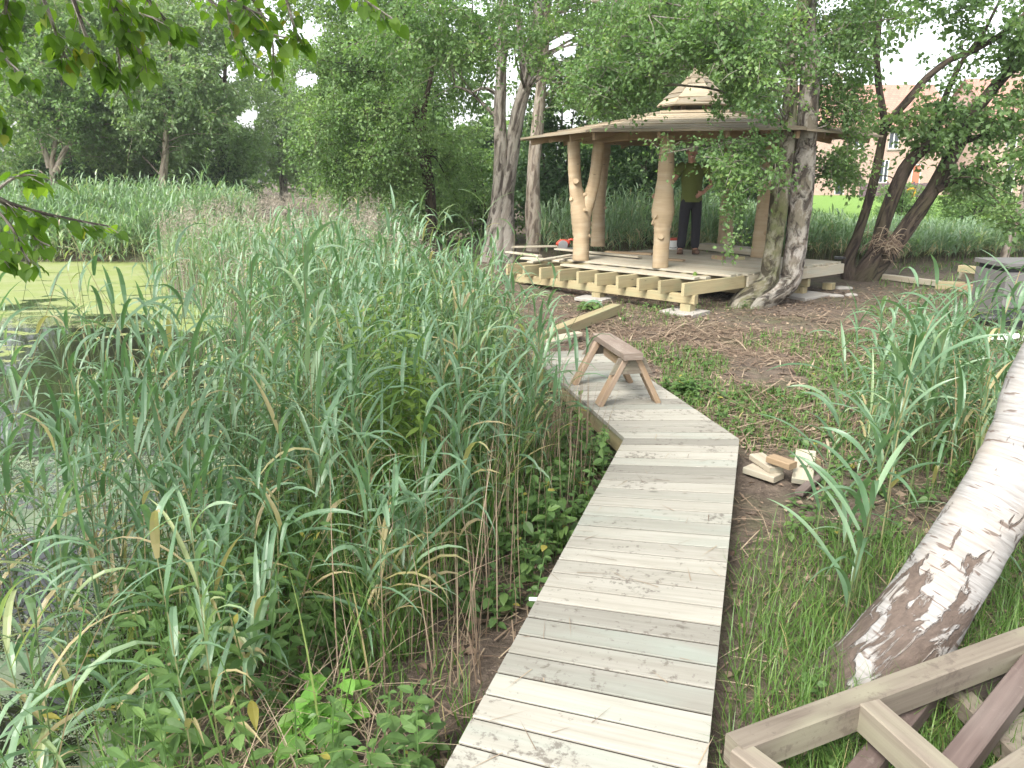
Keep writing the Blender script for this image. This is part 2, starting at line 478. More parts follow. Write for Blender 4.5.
def water_material():
    m, nt = mat_new('pond'); n = N(nt)
    pos = n('ShaderNodeNewGeometry').outputs['Position']
    st = n.mapping(pos, (.55, 1.0, 1))
    a = n.noise(st, .75, 6, .62, .9)
    b = n.noise(pos, 16, 4, .7)
    e = n.noise(pos, 90, 2, .6)
    sep = n('ShaderNodeSeparateXYZ', ins={0: pos})
    # weed has drifted to the far end, open water in the middle
    dist = n.ramp(n.math('DIVIDE', sep.outputs[1], 20.0), [(.0, .50), (.26, .46), (.33, .36), (.47, .39), (.57, .50), (.64, .60), (.9, .72)])
    lead = n.noise(n.mapping(pos, (.5, 1.5, 1), (3, 1, 0)), 1.0, 6, .65, 1.6)
    a = n.math('SUBTRACT', a, n.math('MULTIPLY', n.ramp(lead, [(.54, 0), (.72, 1)]), .30))
    f = n.math('ADD', n.math('ADD', a, n.math('MULTIPLY', b, .10)), dist)
    f = n.ramp(f, [(1.02, 0), (1.06, 1)] if False else [(.0, 0), (1., 1)]) if False else n.math('GREATER_THAN', f, 1.035)
    speck = n.math('GREATER_THAN', n.math('ADD', n.math('MULTIPLY', e, .6), n.math('MULTIPLY', b, .4)), .515)
    open_w = n.ramp(n.math('DIVIDE', sep.outputs[1], 20.0), [(.25, 1), (.31, .0), (.50, 0), (.56, 1)])
    f = n.math('MAXIMUM', f, n.math('MULTIPLY', n.math('MULTIPLY', speck, n.math('GREATER_THAN', open_w, .5)), n.math('GREATER_THAN', a, .38)))
    weed = n.mix(e, (.14, .175, .045), (.225, .262, .095))
    weed = n.mix(n.ramp(n.noise(pos, 2.2, 4, .6), [(.45, 0), (.7, 1)]), weed, (.225, .24, .12))
    nearf = n.ramp(n.math('DIVIDE', sep.outputs[1], 20.0), [(.25, 1), (.40, 0)])
    weed = n.mix(nearf, weed, (.21, .255, .17))  # near duckweed film, tinted paler to imitate the sky's reflection
    wp = principled(n, weed, .7, n.bump(e, .4, .01), spec=.3)
    ww = principled(n, (.018, .018, .012), .04, n.bump(n.noise(pos, 5, 3), .04, .02), spec=.6)
    n.out(n('ShaderNodeMixShader', ins={0: f, 1: ww, 2: wp}).outputs[0])
    return m


mb = MB()
V, F = grid_mesh(np.arange(-19.5, 1.01, .5), np.arange(-5, 20.01, .5), lambda x, y: x * 0 - .30)
mb.add(V, F)
tag(mb.build('pond_water', water_material()), kind='structure')


def lawn_material():
    m, nt = mat_new('lawn_grass'); n = N(nt)
    pos = n('ShaderNodeNewGeometry').outputs['Position']
    f = n.noise(pos, .8, 5, .6); g = n.noise(pos, 14, 4, .7)
    c = n.mix(f, (.09, .19, .03), (.16, .27, .055))
    c = n.mix(n.math('MULTIPLY', g, .5), c, (.20, .29, .07))
    n.out(principled(n, c, .9, n.bump(g, .8, .05), spec=.2))
    return m


M['lawn'] = lawn_material()
mb = MB()
V, F = grid_mesh(np.concatenate([np.arange(6, 30, 1.5), [34, 42, 60, 90]]), np.concatenate([np.arange(21.5, 40, 1.5), [45, 55, 70, 90]]), lambda x, y: gz(x, y) + .03 + 0 * x)
mb.add(V, F)
tag(mb.build('lawn', M['lawn'], smooth=True), kind='structure')
mb = MB()
V, F = grid_mesh(np.arange(-9.5, -3.9, .5), np.arange(21, 33, .8), lambda x, y: gz(x, y) + .03)
mb.add(V, F)
tag(mb.build('mown_path', M['lawn'], smooth=True), kind='structure')

# ------------------------------------------------------------------ boardwalk
ZW = .14
LC = np.array([.74, 4.77]); RC = np.array([1.49, 4.75])
dL1 = unit((-.13 - .74, 2.09 - 4.77)); dR1 = unit((.61 - 1.49, 1.99 - 4.75))
dL2 = unit((.16 - .74, 7.2 - 4.77)); dR2 = unit((.92 - 1.49, 7.37 - 4.75))
walk = empty('boardwalk', (.6, 3.5, 0), 'new pale timber boardwalk bending towards the pavilion', 'boardwalk')
OW = (.6, 3.5, 0)


def skew_board(mb, a0, b0, a1, b1, z, th, gap=.010, lift=0.0):
    """one plank between the seams a0-b0 and a1-b1 (2-D points), with chamfered long edges"""
    a0, b0, a1, b1 = [np.append(p, z) for p in (a0, b0, a1, b1)]
    ga = unit(a1 - a0); gb = unit(b1 - b0)
    a0 = a0 + ga * gap / 2; a1 = a1 - ga * gap / 2; b0 = b0 + gb * gap / 2; b1 = b1 - gb * gap / 2
    ou, ov = random.random() * 30, random.random() * 30
    L = np.linalg.norm(b0 - a0); W = np.linalg.norm(a1 - a0); c = .0018
    dz = np.array([0, 0, 1.0])
    za, zb = lift + random.uniform(-.0012, .0012), lift + random.uniform(-.0012, .0012)
    def ring(p0, p1, dzz):
        g = unit(p1 - p0)
        return [p0 - dz * th, p0 + dz * (dzz - c), p0 + g * c + dz * dzz, p1 - g * c + dz * dzz, p1 + dz * (dzz - c), p1 - dz * th]
    vv = [-th, -c, 0, W, W + c, W + th]
    V = ring(a0, a1, za) + ring(b0, b1, zb)
    U = [(ou, ov + v) for v in vv] + [(ou + L, ov + v) for v in vv]
    F = [(i, i + 6, (i + 1) % 6 + 6, (i + 1) % 6) for i in range(6)]
    r = random.random()
    mb.add(V, F, U, r)
    U2 = [(ou + v * .3, ov + 9) for v in vv]
    mb.add(V[:6], [[0, 1, 2, 3, 4, 5]], U2, r); mb.add(V[6:], [[5, 4, 3, 2, 1, 0]], U2, r)
    # dark strip that paints the seam shade into the joint beyond this board
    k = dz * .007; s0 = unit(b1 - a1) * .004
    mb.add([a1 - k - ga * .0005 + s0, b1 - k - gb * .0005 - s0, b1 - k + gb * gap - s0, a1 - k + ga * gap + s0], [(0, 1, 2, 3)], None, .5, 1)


j = lambda s: random.uniform(-s, s)
mbd = MB()
for i in range(38):
    e0, e1 = j(.007), j(.007)
    skew_board(mbd, LC + dL1 * (0.1222 * i + .002), RC + dR1 * (.132 * i + .002), LC + dL1 * 0.1222 * (i + 1), RC + dR1 * .132 * (i + 1), ZW, .03)
mbd.build('near_decking', [M['walk_wood'], M['joint_shade']], walk, OW)
mbd = MB()
for i in range(20):
    skew_board(mbd, LC + dL2 * .126 * (i + .02), RC + dR2 * .1345 * (i + .02), LC + dL2 * .126 * (i + 1), RC + dR2 * .1345 * (i + 1), ZW, .03)
mbd.build('far_decking', [M['walk_wood'], M['joint_shade']], walk, OW)
zb = ZW - .03 - .065
for (p, d, L, s) in ((LC, dL1, 4.85, 1), (RC, dR1, 4.95, -1), (LC, dL2, 2.5, 1), (RC, dR2, 2.66, -1)):
    nrm = np.array([-d[1], d[0]]) * (1 if np.dot([-d[1], d[0]], [s, 0]) > 0 else -1)
    q0 = p + nrm * .035 + d * .03; q1 = q0 + d * L
    mb = MB(); beam(mb, (*q0, zb), (*q1, zb), .047, .125)
    mb.build('side_beam', M['beam_wood'], walk, OW)
for (p, d, L) in ((LC, dL1, 4.8), (RC, dR1, 4.8), (LC, dL2, 2.5), (RC, dR2, 2.6)):
    for k in np.arange(.25, L, 1.15):
        q = p + d * k; q = q + (np.array([.08, 0]) if p is LC else np.array([-.08, 0]))
        g = float(gz(q[0], q[1]))
        mb = MB(); beam(mb, (*q, g - .25), (*q, ZW - .035), .075, .075, up=(0, 1, 0))
        mb.build('stump_post', M['beam_wood'], walk, OW)
pk = at(529, 599, ZW - .01)
mb = MB(); beam(mb, pk, pk + (.12, .01, -.012), .018, .012)
tag(mb.build('marker_peg', M['white'], None, pk), 'small white peg sticking out from under the left edge of the boardwalk', 'peg')
# ------------------------------------------------------------------ sawhorse
hf = [np.array([.51, 6.09]), np.array([.65, 5.50]), np.array([.98, 6.16]), np.array([1.10, 5.59])]
hc = sum(hf) / 4
horse = empty('sawhorse', (*hc, ZW), 'small worn timber sawhorse standing on the far bend of the boardwalk', 'sawhorse')
OH = (*hc, ZW)
near_c = (hf[1] + hf[3]) / 2; far_c = (hf[0] + hf[2]) / 2
ax = unit(near_c - far_c)
ZT = ZW + .385
tn = np.append(near_c + ax * .10, ZT); tf = np.append(far_c - ax * .05, ZT)
tn[:2] += (-.01, 0)
mb = MB(); beam(mb, tf, tn, .15, .05); mb.build('top_rail', M['horse_top'], horse, OH)
mb = MB(); beam(mb, tf + np.append(ax * .12, -.08), tn - np.append(ax * .14, .08), .04, .11); mb.build('keel', M['horse_wood'], horse, OH)
for k, f in enumerate(hf):
    c = near_c if k in (1, 3) else far_c
    side = unit(f - c)
    foot = np.append(f, ZW)
    top = np.append(c + side * .045 + (ax * .01 if k in (1, 3) else -ax * .0), ZT - .025)
    mb = MB(); beam(mb, foot, top, .092, .042, up=np.append(side, 0.35)); mb.build('leg', M['horse_wood'], horse, OH)
for c, s in ((near_c, 1), (far_c, -1)):
    a3 = np.append(c + ax * s * .035, ZT - .082)
    sd = unit(hf[3] - hf[1])
    V = []
    for yy in (-.011, .011):
        for (sx, sz) in ((-.10, .058), (.10, .058), (.165, -.062), (-.165, -.062)):
            V.append(a3 + np.append(sd * sx + ax * yy, sz))
    mb = MB()
    U = [(v[0] * 1.0 + v[1], v[2]) for v in V]
    mb.add(V, [(0, 1, 2, 3), (7, 6, 5, 4), (0, 4, 5, 1), (1, 5, 6, 2), (2, 6, 7, 3), (3, 7, 4, 0)], U, .4)
    mb.build('gusset', M['grey_wood'], horse, OH)

# ------------------------------------------------------------------ pavilion
ZD = .46
Lc = np.array([-.10, 11.98]); Nc = np.array([2.22, 9.85]); Rc = np.array([5.12, 12.05])
e1 = unit(Lc - Nc); e2 = unit(Rc - Nc); W1 = np.linalg.norm(Lc - Nc); W2 = np.linalg.norm(Rc - Nc)
GC = np.array([2.92, 13.0])
OG = (*GC, 0.1)
gaz = empty('pavilion', OG, 'half built hexagonal timber pavilion on a raised deck beneath the trees', 'pavilion')


def dk(a, b, z):
    return np.append(Nc + e1 * a + e2 * b, z)


nj = 10
for k in range(nj):
    a = .03 + k * (W1 - .06) / (nj - 1)
    mb = MB(); beam(mb, dk(a, 0 + j(.015), ZD - .03 - .085), dk(a, W2 - .04, ZD - .03 - .085), .05, .17)
    mb.build('joist', M['beam_wood'], gaz, OG)
for b in (.22, 1.5, 2.8):
    mb = MB(); beam(mb, dk(-.02, b, ZD - .20 - .06), dk(W1 + .05, b, ZD - .20 - .06), .09, .12); mb.build('bearer', M['beam_wood'], gaz, OG)
mb = MB(); beam(mb, dk(-.04, 1.25, ZD - .03 - .075), dk(-.04, W2 + .02, ZD - .03 - .075), .035, .15); mb.build('fascia_board', M['new_wood'], gaz, OG)
mb = MB(); beam(mb, dk(-.02, W2, ZD - .03 - .08), dk(W1, W2, ZD - .03 - .08), .04, .16); mb.build('fascia_board', M['beam_wood'], gaz, OG)
for (a, b) in ((.10, .22), (1.55, .22), (3.0, .22), (.1, 1.5), (.1, 2.8), (.06, 3.5), (1.5, 2.8), (3.0, 2.8)):
    p = dk(a, b, 0); g = float(gz(p[0], p[1]))
    mb = MB(); beam(mb, (p[0], p[1], g + .02), (p[0], p[1], ZD - .325), .15, .15, up=(*e1, 0)); mb.build('foot_post', M['beam_wood'], gaz, OG)
mb = MB()
bw = .142
rows = [.36 + bw * 0, .36 + bw * 1]
b = .95
while b < W2 - .03:
    rows.append(b); b += bw
for k, b in enumerate(rows):
    a0 = -.02 + (j(.02) if k > 1 else .12 + j(.05)); a1 = W1 + j(.05) - (.7 + j(.3) if k < 2 else 0)
    if k in (2, 3): a0 = .02
    beam(mb, dk(a0, b + bw / 2, ZD - .015), dk(a1, b + bw / 2, ZD - .015), bw - .006, .03, ch=.003)
mb.build('decking', M['new_wood'], gaz, OG)

# log posts
def log_post(pts, rad, name='log_post', extra=None):
    mb = MB(); rs = np.random.default_rng(int(abs(pts[0][0]) * 1000))
    tube(mb, pts, rad, 40, 20, .12, 0)
    Pc, Rc_ = catmull(pts, rad, 30)
    for q_ in rs.choice(np.arange(5, 26), 5, replace=False):      # sawn branch stubs
        a_ = rs.uniform(PI, 2 * PI); d_ = np.array([math.cos(a_), math.sin(a_), .35]); r_ = rs.uniform(.022, .042)
        tube(mb, [Pc[q_] + d_ * Rc_[q_] * .7, Pc[q_] + d_ * (Rc_[q_] + rs.uniform(.005, .035))], [r_ * 1.3, r_], 5, 10, .08, 0, rs)
    if extra: tube(mb, extra[0], extra[1], 24, 16, .14, 0)
    return mb.build(name, M['log_wood'], gaz, OG, smooth=True)

ZE = 2.20
C = pt(660, 267, 11.30); C[2] = ZD
log_post([C, C + (0, 0, .45), C + (0, 0, .62), C + (0, 0, .80), C + (.015, 0, 1.2), C + (.02, .02, ZE - ZD + .1)],
         [.118, .120, .128, .162, .112, .095])
Fp = at(581, 260, ZD)
t1 = np.array([0., 0, 0])
log_post([Fp, Fp + (.0, 0, .35), Fp + (-.02, 0, .7), Fp + (-.12, 0, 1.15), Fp + (-.16, 0, ZE - ZD + .05)], [.135, .125, .15, .095, .10], 'forked_log_post',
         ([Fp + (.0, 0, .55), Fp + (.06, 0, .8), Fp + (.17, .02, 1.2), Fp + (.24, .02, ZE - ZD + .05)], [.11, .10, .085, .085]))
B = at(598, 246, ZD); log_post([B, B + (.0, 0, .7), B + (.03, 0, 1.3), B + (.05, 0, ZE - ZD + .1)], [.13, .12, .11, .12])
R = at(757, 257, ZD); log_post([R + (.02, 0, 0), R + (.03, 0, .5), R + (.06, 0, 1.1), R + (.05, 0, ZE - ZD + .1)], [.125, .115, .13, .115])
B2 = np.array([3.9, 14.3, ZD]); log_post([B2, B2 + (.02, 0, .9), B2 + (0, 0, ZE - ZD + .1)], [.13, .12, .12])

fa = math.atan2(-GC[1], -GC[0])


def hexp(r, k, z, c=GC):
    a = fa + PI / 6 + k * PI / 3
    return np.array([c[0] + r * math.cos(a), c[1] + r * math.sin(a), z])


def hex_roof(mb, r0, z0, r1, z1, ncourse, th=.03, lap=.35):
    """six faces of lapped horizontal boards from the eave (r0,z0) up to (r1,z1)"""
    for k in range(6):
        for c in range(ncourse):
            ta = c / ncourse - (lap / ncourse if c else 0); tb = (c + 1) / ncourse
            ra, za = r0 + (r1 - r0) * ta, z0 + (z1 - z0) * ta + .018 + random.uniform(-.008, .008)
            rb, zb2 = r0 + (r1 - r0) * tb, z0 + (z1 - z0) * tb + .002
            e = .012 if r0 > .7 else .022
            A0, A1 = hexp(ra + random.uniform(-e, e), k, za), hexp(ra + random.uniform(-e, e), k + 1, za)
            B0, B1 = hexp(rb, k, zb2), hexp(rb, k + 1, zb2)
            nrm = unit(np.cross(A1 - A0, B0 - A0))
            if nrm[2] < 0: nrm = -nrm
            V = [A0, A1, B1, B0, A0 - nrm * th, A1 - nrm * th, B1 - nrm * th, B0 - nrm * th]
            ou, ov = random.random() * 30, random.random() * 30
            L = np.linalg.norm(A1 - A0); W = np.linalg.norm(B0 - A0)
            U = [(ou, ov), (ou + L, ov), (ou + L, ov + W), (ou, ov + W)] + [(ou, ov - th), (ou + L, ov - th), (ou + L, ov + W + th), (ou, ov + W + th)]
            mb.add(V, [(0, 1, 2, 3), (7, 6, 5, 4), (0, 4, 5, 1), (1, 5, 6, 2), (2, 6, 7, 3), (3, 7, 4, 0)], U, random.random())


mb = MB(); hex_roof(mb, 2.84, 2.335, .98, 2.655, 8); mb.build('main_roof', M['roof_wood'], gaz, OG)
mb = MB(); hex_roof(mb, 1.0, 2.672, .42, 2.735, 3); mb.build('upper_roof', M['roof_wood'], gaz, OG)
mb = MB(); hex_roof(mb, .60, 2.80, .05, 3.33, 7, lap=.6)
beam(mb, (*GC, 3.27), (*GC, 3.385), .10, .10, up=(1, 0, 0)); mb.build('cupola', M['roof_wood'], gaz, OG)
mb = MB()
for k in range(6):
    beam(mb, hexp(2.66, k, 2.35 - .07), hexp(.95, k, 2.655 - .08), .05, .10)
    for t in (.33, .67):
        A = hexp(2.66, k, 2.29) * (1 - t) + hexp(2.66, k + 1, 2.29) * t
        Bq = hexp(1.0, k, 2.585) * (1 - t) + hexp(1.0, k + 1, 2.585) * t
        beam(mb, A, Bq, .045, .09)
mb.build('rafters', M['under_wood'], gaz, OG)
for k in range(6):
    mb = MB(); beam(mb, hexp(1.75, k, 2.33), hexp(1.75, k + 1, 2.33), .09, .15); mb.build('ring_beam', M['under_wood'], gaz, OG)
for k in range(6):
    mb = MB(); p = hexp(.36, k, 2.66); beam(mb, p, p + (0, 0, .22), .06, .06, up=(1, 0, 0)); mb.build('lantern_post', M['under_wood'], gaz, OG)


# concrete pads
def pad(label, a, b, sx, sy, rot):
    p = dk(a, b, 0); g = float(gz(p[0], p[1]))
    mb = MB()
    beam(mb, (-sx / 2, 0, 0), (sx / 2, 0, 0), sy, .05, ch=.008)
    o = mb.build('concrete_slab', M['concrete']); tag(o, label, 'slab', 'concrete slabs under the pavilion')
    o.location = (p[0], p[1], g + .022); o.rotation_euler = (0, 0, rot)
ra = math.atan2(e1[1], e1[0])
pad('pale concrete slab under the nearest corner post of the pavilion', .12, .19, .50, .46, ra)
pad('pale concrete slab under the middle of the joist ends', 1.55, .16, .46, .42, ra + .1)
pad('broad concrete slab under the deck right of the twin birch', .0, 2.72, .70, .5, ra + 1.4)


# ------------------------------------------------------------------ loose timber
def plank(name, label, p0, p1, w, h, mat, group=None, up=(0, 0, 1)):
    mb = MB(); p0 = np.asarray(p0, float); p1 = np.asarray(p1, float)
    c = (p0 + p1) / 2
    beam(mb, p0, p1, w, h, up)
    o = mb.build(name, mat, None, c); return tag(o, label, 'timber', group)


g0 = at(540, 338, .07); g1 = at(616, 311, .07)
plank('squared_timber', 'long squared timber lying on bare soil beyond the sawhorse', (g0[0], g0[1], float(gz(*g0[:2])) + .062), (g1[0], g1[1], float(gz(*g1[:2])) + .09), .13, .12, M['beam_wood'])
p = at(545, 345, ZW + .03); q = at(569, 340, ZW + .03)
plank('short_board', 'short board end lying across the far end of the boardwalk', p + (0, .1, .0), q + (.0, .12, .0), .11, .035, M['new_wood'])
p = at(560, 345, .05); q = at(582, 342, .05)
plank('board_offcut', 'small pale offcut on the soil behind the end of the boardwalk', p + (0, .25, .03), q + (0, .25, .04), .09, .04, M['new_wood'])
zt = ZD + .016
plank('loose_plank', 'wide pale loose plank lying on the left end of the pavilion deck', at(523, 258, zt), at(562, 261, zt), .17, .03, M['new_wood'])
plank('loose_plank', 'thin loose plank along the back left edge of the deck', at(512, 247, zt), at(566, 246, zt), .12, .03, M['new_wood'])
plank('loose_plank', 'brownish loose board on the deck between forked post and middle post', at(606, 252, zt), at(652, 254, zt), .14, .035, M['under_wood'])
plank('loose_plank', 'long loose board laid beside the forked post', at(556, 249, zt + .02), at(640, 257, zt + .02), .10, .03, M['new_wood'])
plank('loose_plank', 'raised long plank at the back of the deck right of the standing person', at(702, 246, zt + .06), at(762, 252, zt + .06), .3, .1, M['new_wood'])
plank('loose_plank', 'loose board lying slantwise in front of the forked post', at(530, 262, zt + .03), at(572, 255, zt + .03), .11, .028, M['new_wood'])
plank('loose_plank', 'narrow loose board at the far left corner of the deck', at(507, 252, zt + .03), at(540, 256, zt + .03), .09, .03, M['new_wood'])
plank('loose_plank', 'short reddish board end lying between the middle post and the person', at(664, 259, zt), at(684, 260.5, zt), .10, .03, M['under_wood'])
plank('wood_block', 'small brown wood block lying on the deck left of the twin birch', at(713, 257, zt + .01), at(724, 258, zt + .01), .09, .06, M['under_wood'])
plank('wood_block', 'greenish wood block lying beside the brown block on the deck', at(735, 258, zt + .01), at(744, 258, zt + .01), .09, .05, M['beam_wood'])
# stacked timbers at the right
def gat(px, py, h):
    p = at(px, py, 0); return np.array([p[0], p[1], float(gz(p[0], p[1])) + h])
gs = 'timbers lying at the far right'
plank('long_timber', 'long pale timber lying on the ground right of the dark multi stemmed tree', gat(868, 277, .05), gat(968, 291, .05), .10, .09, M['new_wood'], gs)
plank('stacked_timber', 'dark ended timber low in the stack beside the grey chest', gat(935, 288, .06), gat(968, 291, .06) + (0, .1, 0), .16, .12, M['beam_wood'], gs)
plank('stacked_timber', 'topmost timber of the stack beside the grey chest', gat(957, 290, .34), gat(1002, 296, .34), .14, .1, M['beam_wood'], gs)
plank('stacked_timber', 'middle timber of the stack beside the grey chest', gat(960, 288, .2), gat(1003, 295, .2), .15, .11, M['new_wood'], gs)
plank('stacked_timber', 'lowest timber of the stack beside the grey chest', gat(958, 291, .06), gat(1004, 297, .06), .17, .12, M['under_wood'], gs)
# offcuts beside the boardwalk
og = 'offcuts in the heap beside the boardwalk bend'
def off(name, label, a, b, h0, h1, w, t, m):
    plank(name, label, at(*a, h0 + .0), at(*b, h1 + .0), w, t, m, og)
off('timber_offcut', 'pale offcut pointing to the boardwalk corner in the offcut heap', (756, 456), (777, 470), .07, .06, .10, .04, M['new_wood'])
off('timber_offcut', 'tan offcut with a dark gap beneath it in the offcut heap', (770, 458), (793, 466), .12, .12, .08, .04, M['under_wood'])
off('timber_offcut', 'broad upright leaning pale offcut on the right of the heap', (806, 452), (802, 482), .12, .03, .12, .035, M['new_wood'])
off('timber_offcut', 'low wide offcut at the front of the heap by the boardwalk edge', (748, 468), (779, 478), .02, .02, .12, .04, M['new_wood'])
off('timber_offcut', 'short square offcut at the right end of the heap', (808, 458), (817, 464), .07, .06, .06, .05, M['under_wood'])
off('wood_batten', 'thin reddish batten lying on soil in front of the offcut heap', (799, 493), (823, 473), .03, .03, .05, .03, M['brown_wood'])

# stones
def stone(label, p, sx, sy, sz, seed):
    r = np.random.default_rng(seed); mb = MB()
    n, s = 9, 12; V = []
    for i in range(n):
        th = PI * i / (n - 1)
        for k in range(s):
            ph = 2 * PI * k / s
            q = np.array([math.sin(th) * math.cos(ph), math.sin(th) * math.sin(ph), math.cos(th)])
            q = np.sign(q) * np.abs(q) ** .7 * (1 + .12 * math.sin(3 * ph + seed) * math.sin(th))
            V.append(p + q * (sx, sy, sz))
    F = [(i * s + k, i * s + (k + 1) % s, (i + 1) * s + (k + 1) % s, (i + 1) * s + k) for i in range(n - 1) for k in range(s)]
    mb.add(np.array(V), [f[::-1] for f in F])
    tag(mb.build('flat_stone', M['concrete'], None, p, smooth=True), label, 'stone', 'broken slab pieces by the dark tree')
stone('flat stone nearest the dark multi stemmed tree', gat(843, 290, .01), .14, .09, .035, 2)
stone('long flat stone in front of the other stones by the deck corner', gat(833, 296, .01), .15, .07, .03, 3)
stone('small flat stone right of the other two stones', gat(851, 295, .01), .09, .06, .03, 4)

# grey chest with a dark top gap, black bag, white sheet
p = gat(1018, 322, 0)
ch = empty('storage_chest', p, 'grey storage chest standing behind reeds at the right edge', 'chest')
mb = MB(); beam(mb, p + (-.28, .35, .05), p + (-.28, .35, .62), 1.0, .7, up=(0, 1, 0), ch=.02); ch_o = np.array(p)
bx = mb.build('body', M['grey'], ch, ch_o); bx.location = (.55, 0, 0)
mb = MB(); beam(mb, p + (-.28, .35, .62), p + (-.28, .35, .68), .94, .64, up=(0, 1, 0)); o = mb.build('seal', M['black'], ch, ch_o); o.location = (.55, 0, 0)
mb = MB(); beam(mb, p + (-.28, .35, .68), p + (-.28, .35, .73), 1.04, .74, up=(0, 1, 0), ch=.02); o = mb.build('lid', M['grey'], ch, ch_o); o.location = (.55, 0, 0)


def blob(p, s, seed, sub=3, amp=.25, sq=.8):
    n, k = 14, 20; V = []
    for i in range(n):
        th = PI * i / (n - 1)
        for q in range(k):
            ph = 2 * PI * q / k
            d = np.array([math.sin(th) * math.cos(ph), math.sin(th) * math.sin(ph), math.cos(th)])
            r = 1 + amp * (math.sin(3 * ph + seed + 2 * th) * .5 + math.sin(5 * th + seed * 2 + ph) * .5) * math.sin(th)
            V.append(p + d * r * np.asarray(s))
    F = [(i * k + (q + 1) % k, i * k + q, (i + 1) * k + q, (i + 1) * k + (q + 1) % k) for i in range(n - 1) for q in range(k)]
    return np.array(V), F
pb = gat(1006, 330, .1)
mb = MB(); V, F = blob(pb, (.34, .2, .15), 2); mb.add(V, F); tag(mb.build('rubbish_bag', M['black'], None, pb, smooth=True), 'black crumpled plastic bag lying in front of the grey chest', 'bag')
pb = gat(1003, 341, .03)
mb = MB(); V, F = blob(pb, (.22, .14, .045), 5, amp=.4); mb.add(V, F); tag(mb.build('plastic_sheet', M['white'], None, pb, smooth=True), 'white crumpled plastic sheet on the ground below the black bag', 'plastic sheet')

# tools on the deck
p = at(566, 249, ZD)
saw = empty('circular_saw', p, 'red circular saw lying on the deck left of the forked post', 'power saw')
def bx_(name, parent, o, c, sx, sy, sz, m, ch=.01, rot=None):
    mb = MB(); c = np.asarray(c, float); beam(mb, c - (sx / 2, 0, 0), c + (sx / 2, 0, 0), sy, sz, ch=ch); return mb.build(name, m, parent, o)
bx_('sole_plate', saw, p, p + (0, 0, .02), .32, .16, .012, M['steel'], .002)
mb = MB(); V, F = blob(p + (-.05, 0, .10), (.13, .08, .075), 1, amp=.1); mb.add(V, F); mb.build('motor_housing', M['red'], saw, p, smooth=True)
mb = MB(); tube(mb, [p + (.02, 0, .14), p + (.10, 0, .17), p + (.17, 0, .12), p + (.16, 0, .05)], [.02, .022, .022, .02], 12, 8); mb.build('handle', M['red'], saw, p, smooth=True)
mb = MB(); tube(mb, [p + (-.06, -.085, .08), p + (-.06, -.092, .08)], [.085, .085], 2, 24); mb.build('saw_blade', M['steel'], saw, p)
p = at(672, 249, ZD)
pail = empty('paint_pail', p, 'white and red plastic tub on the deck behind the middle post', 'tub')
mb = MB(); tube(mb, [p, p + (0, 0, .16)], [.10, .125], 4, 20); mb.build('tub_body', M['white'], pail, p, smooth=True)
mb = MB(); tube(mb, [p + (0, 0, .162), p + (0, 0, .20)], [.132, .132], 2, 20); mb.build('tub_lid', M['red'], pail, p)
mb = MB(); tube(mb, [p + (-.13, 0, .15), p + (-.1, -.06, .06), p + (0, -.12, .03), p + (.1, -.06, .06), p + (.13, 0, .15)], [.004] * 5, 14, 6); mb.build('tub_handle', M['wire'], pail, p)
p = at(841, 259.5, ZD)
mb = MB(); beam(mb, p + (-.09, .05, .022), p + (.03, -.01, .022), .07, .04); beam(mb, p + (.03, -.01, .022), p + (.06, -.025, .022), .03, .025)
tag(mb.build('tape_measure', M['black'], None, p), 'small black tape measure lying at the right corner of the deck', 'tape measure')
p = at(696 - 1, 275.5, ZD)
mb = MB(); tube(mb, [p + (0, 0, .0), p + (0, 0, .035)], [.03, .028], 3, 16); tube(mb, [p + (0, 0, .035), p + (0, 0, .05)], [.016, .016], 2, 12)
tag(mb.build('marker_pot', M['leaf_gold'], None, p), 'tiny yellow pot standing on the front deck plank', 'pot')

# ------------------------------------------------------------------ weathered timber frame (bottom right)
def frame_pt(px, py, z): return at(px, py, z)
Zf = .22
fo = at(900, 720, 0.0)
fr = empty('timber_lattice', fo, 'weathered timber frame of notched beams lying in the grass below the birch', 'frame')
A = frame_pt(733, 755, Zf); Bq = frame_pt(1060, 632, Zf)
mb = MB(); beam(mb, A, Bq, .075, .10, ch=.005); mb.build('long_rail', M['grey_wood'], fr, fo)
mb = MB(); q = frame_pt(868, 715, Zf + .003); r = frame_pt(975, 812, Zf + .003); beam(mb, q, r, .075, .10); mb.build('cross_rail', M['grey_wood'], fr, fo)
mb = MB(); q = frame_pt(738, 760, Zf - .004); r = frame_pt(790, 800, Zf - .004); beam(mb, q, r, .07, .10); mb.build('cross_rail', M['grey_wood'], fr, fo)
mb = MB(); q = frame_pt(1050, 645, Zf - .02); r = frame_pt(930, 800, Zf - .05); beam(mb, q, r, .075, .07); mb.build('brace', M['brown_wood'], fr, fo)
mb = MB(); q = frame_pt(945, 672, Zf - .10); r = frame_pt(850, 790, Zf - .12); beam(mb, q, r, .07, .07); mb.build('brace', M['brown_wood'], fr, fo)
mb = MB(); q = frame_pt(975, 805, Zf); r = frame_pt(1070, 740, Zf); beam(mb, q, r, .07, .09); mb.build('long_rail', M['grey_wood'], fr, fo)
f2o = at(960, 735, 0.0)
f2 = empty('timber_lattice', f2o, 'lower grey timber frame lying beneath the notched beams', 'frame')
mb = MB(); beam(mb, frame_pt(940, 680, .07), frame_pt(1030, 768, .07), .075, .07); mb.build('long_rail', M['grey_wood'], f2, f2o)
mb = MB(); beam(mb, frame_pt(955, 695, .075), frame_pt(1060, 655, .075), .07, .08); mb.build('cross_rail', M['brown_wood'], f2, f2o)
mb = MB(); beam(mb, frame_pt(1000, 745, .04), frame_pt(1080, 700, .04), .07, .08); mb.build('cross_rail', M['grey_wood'], f2, f2o)

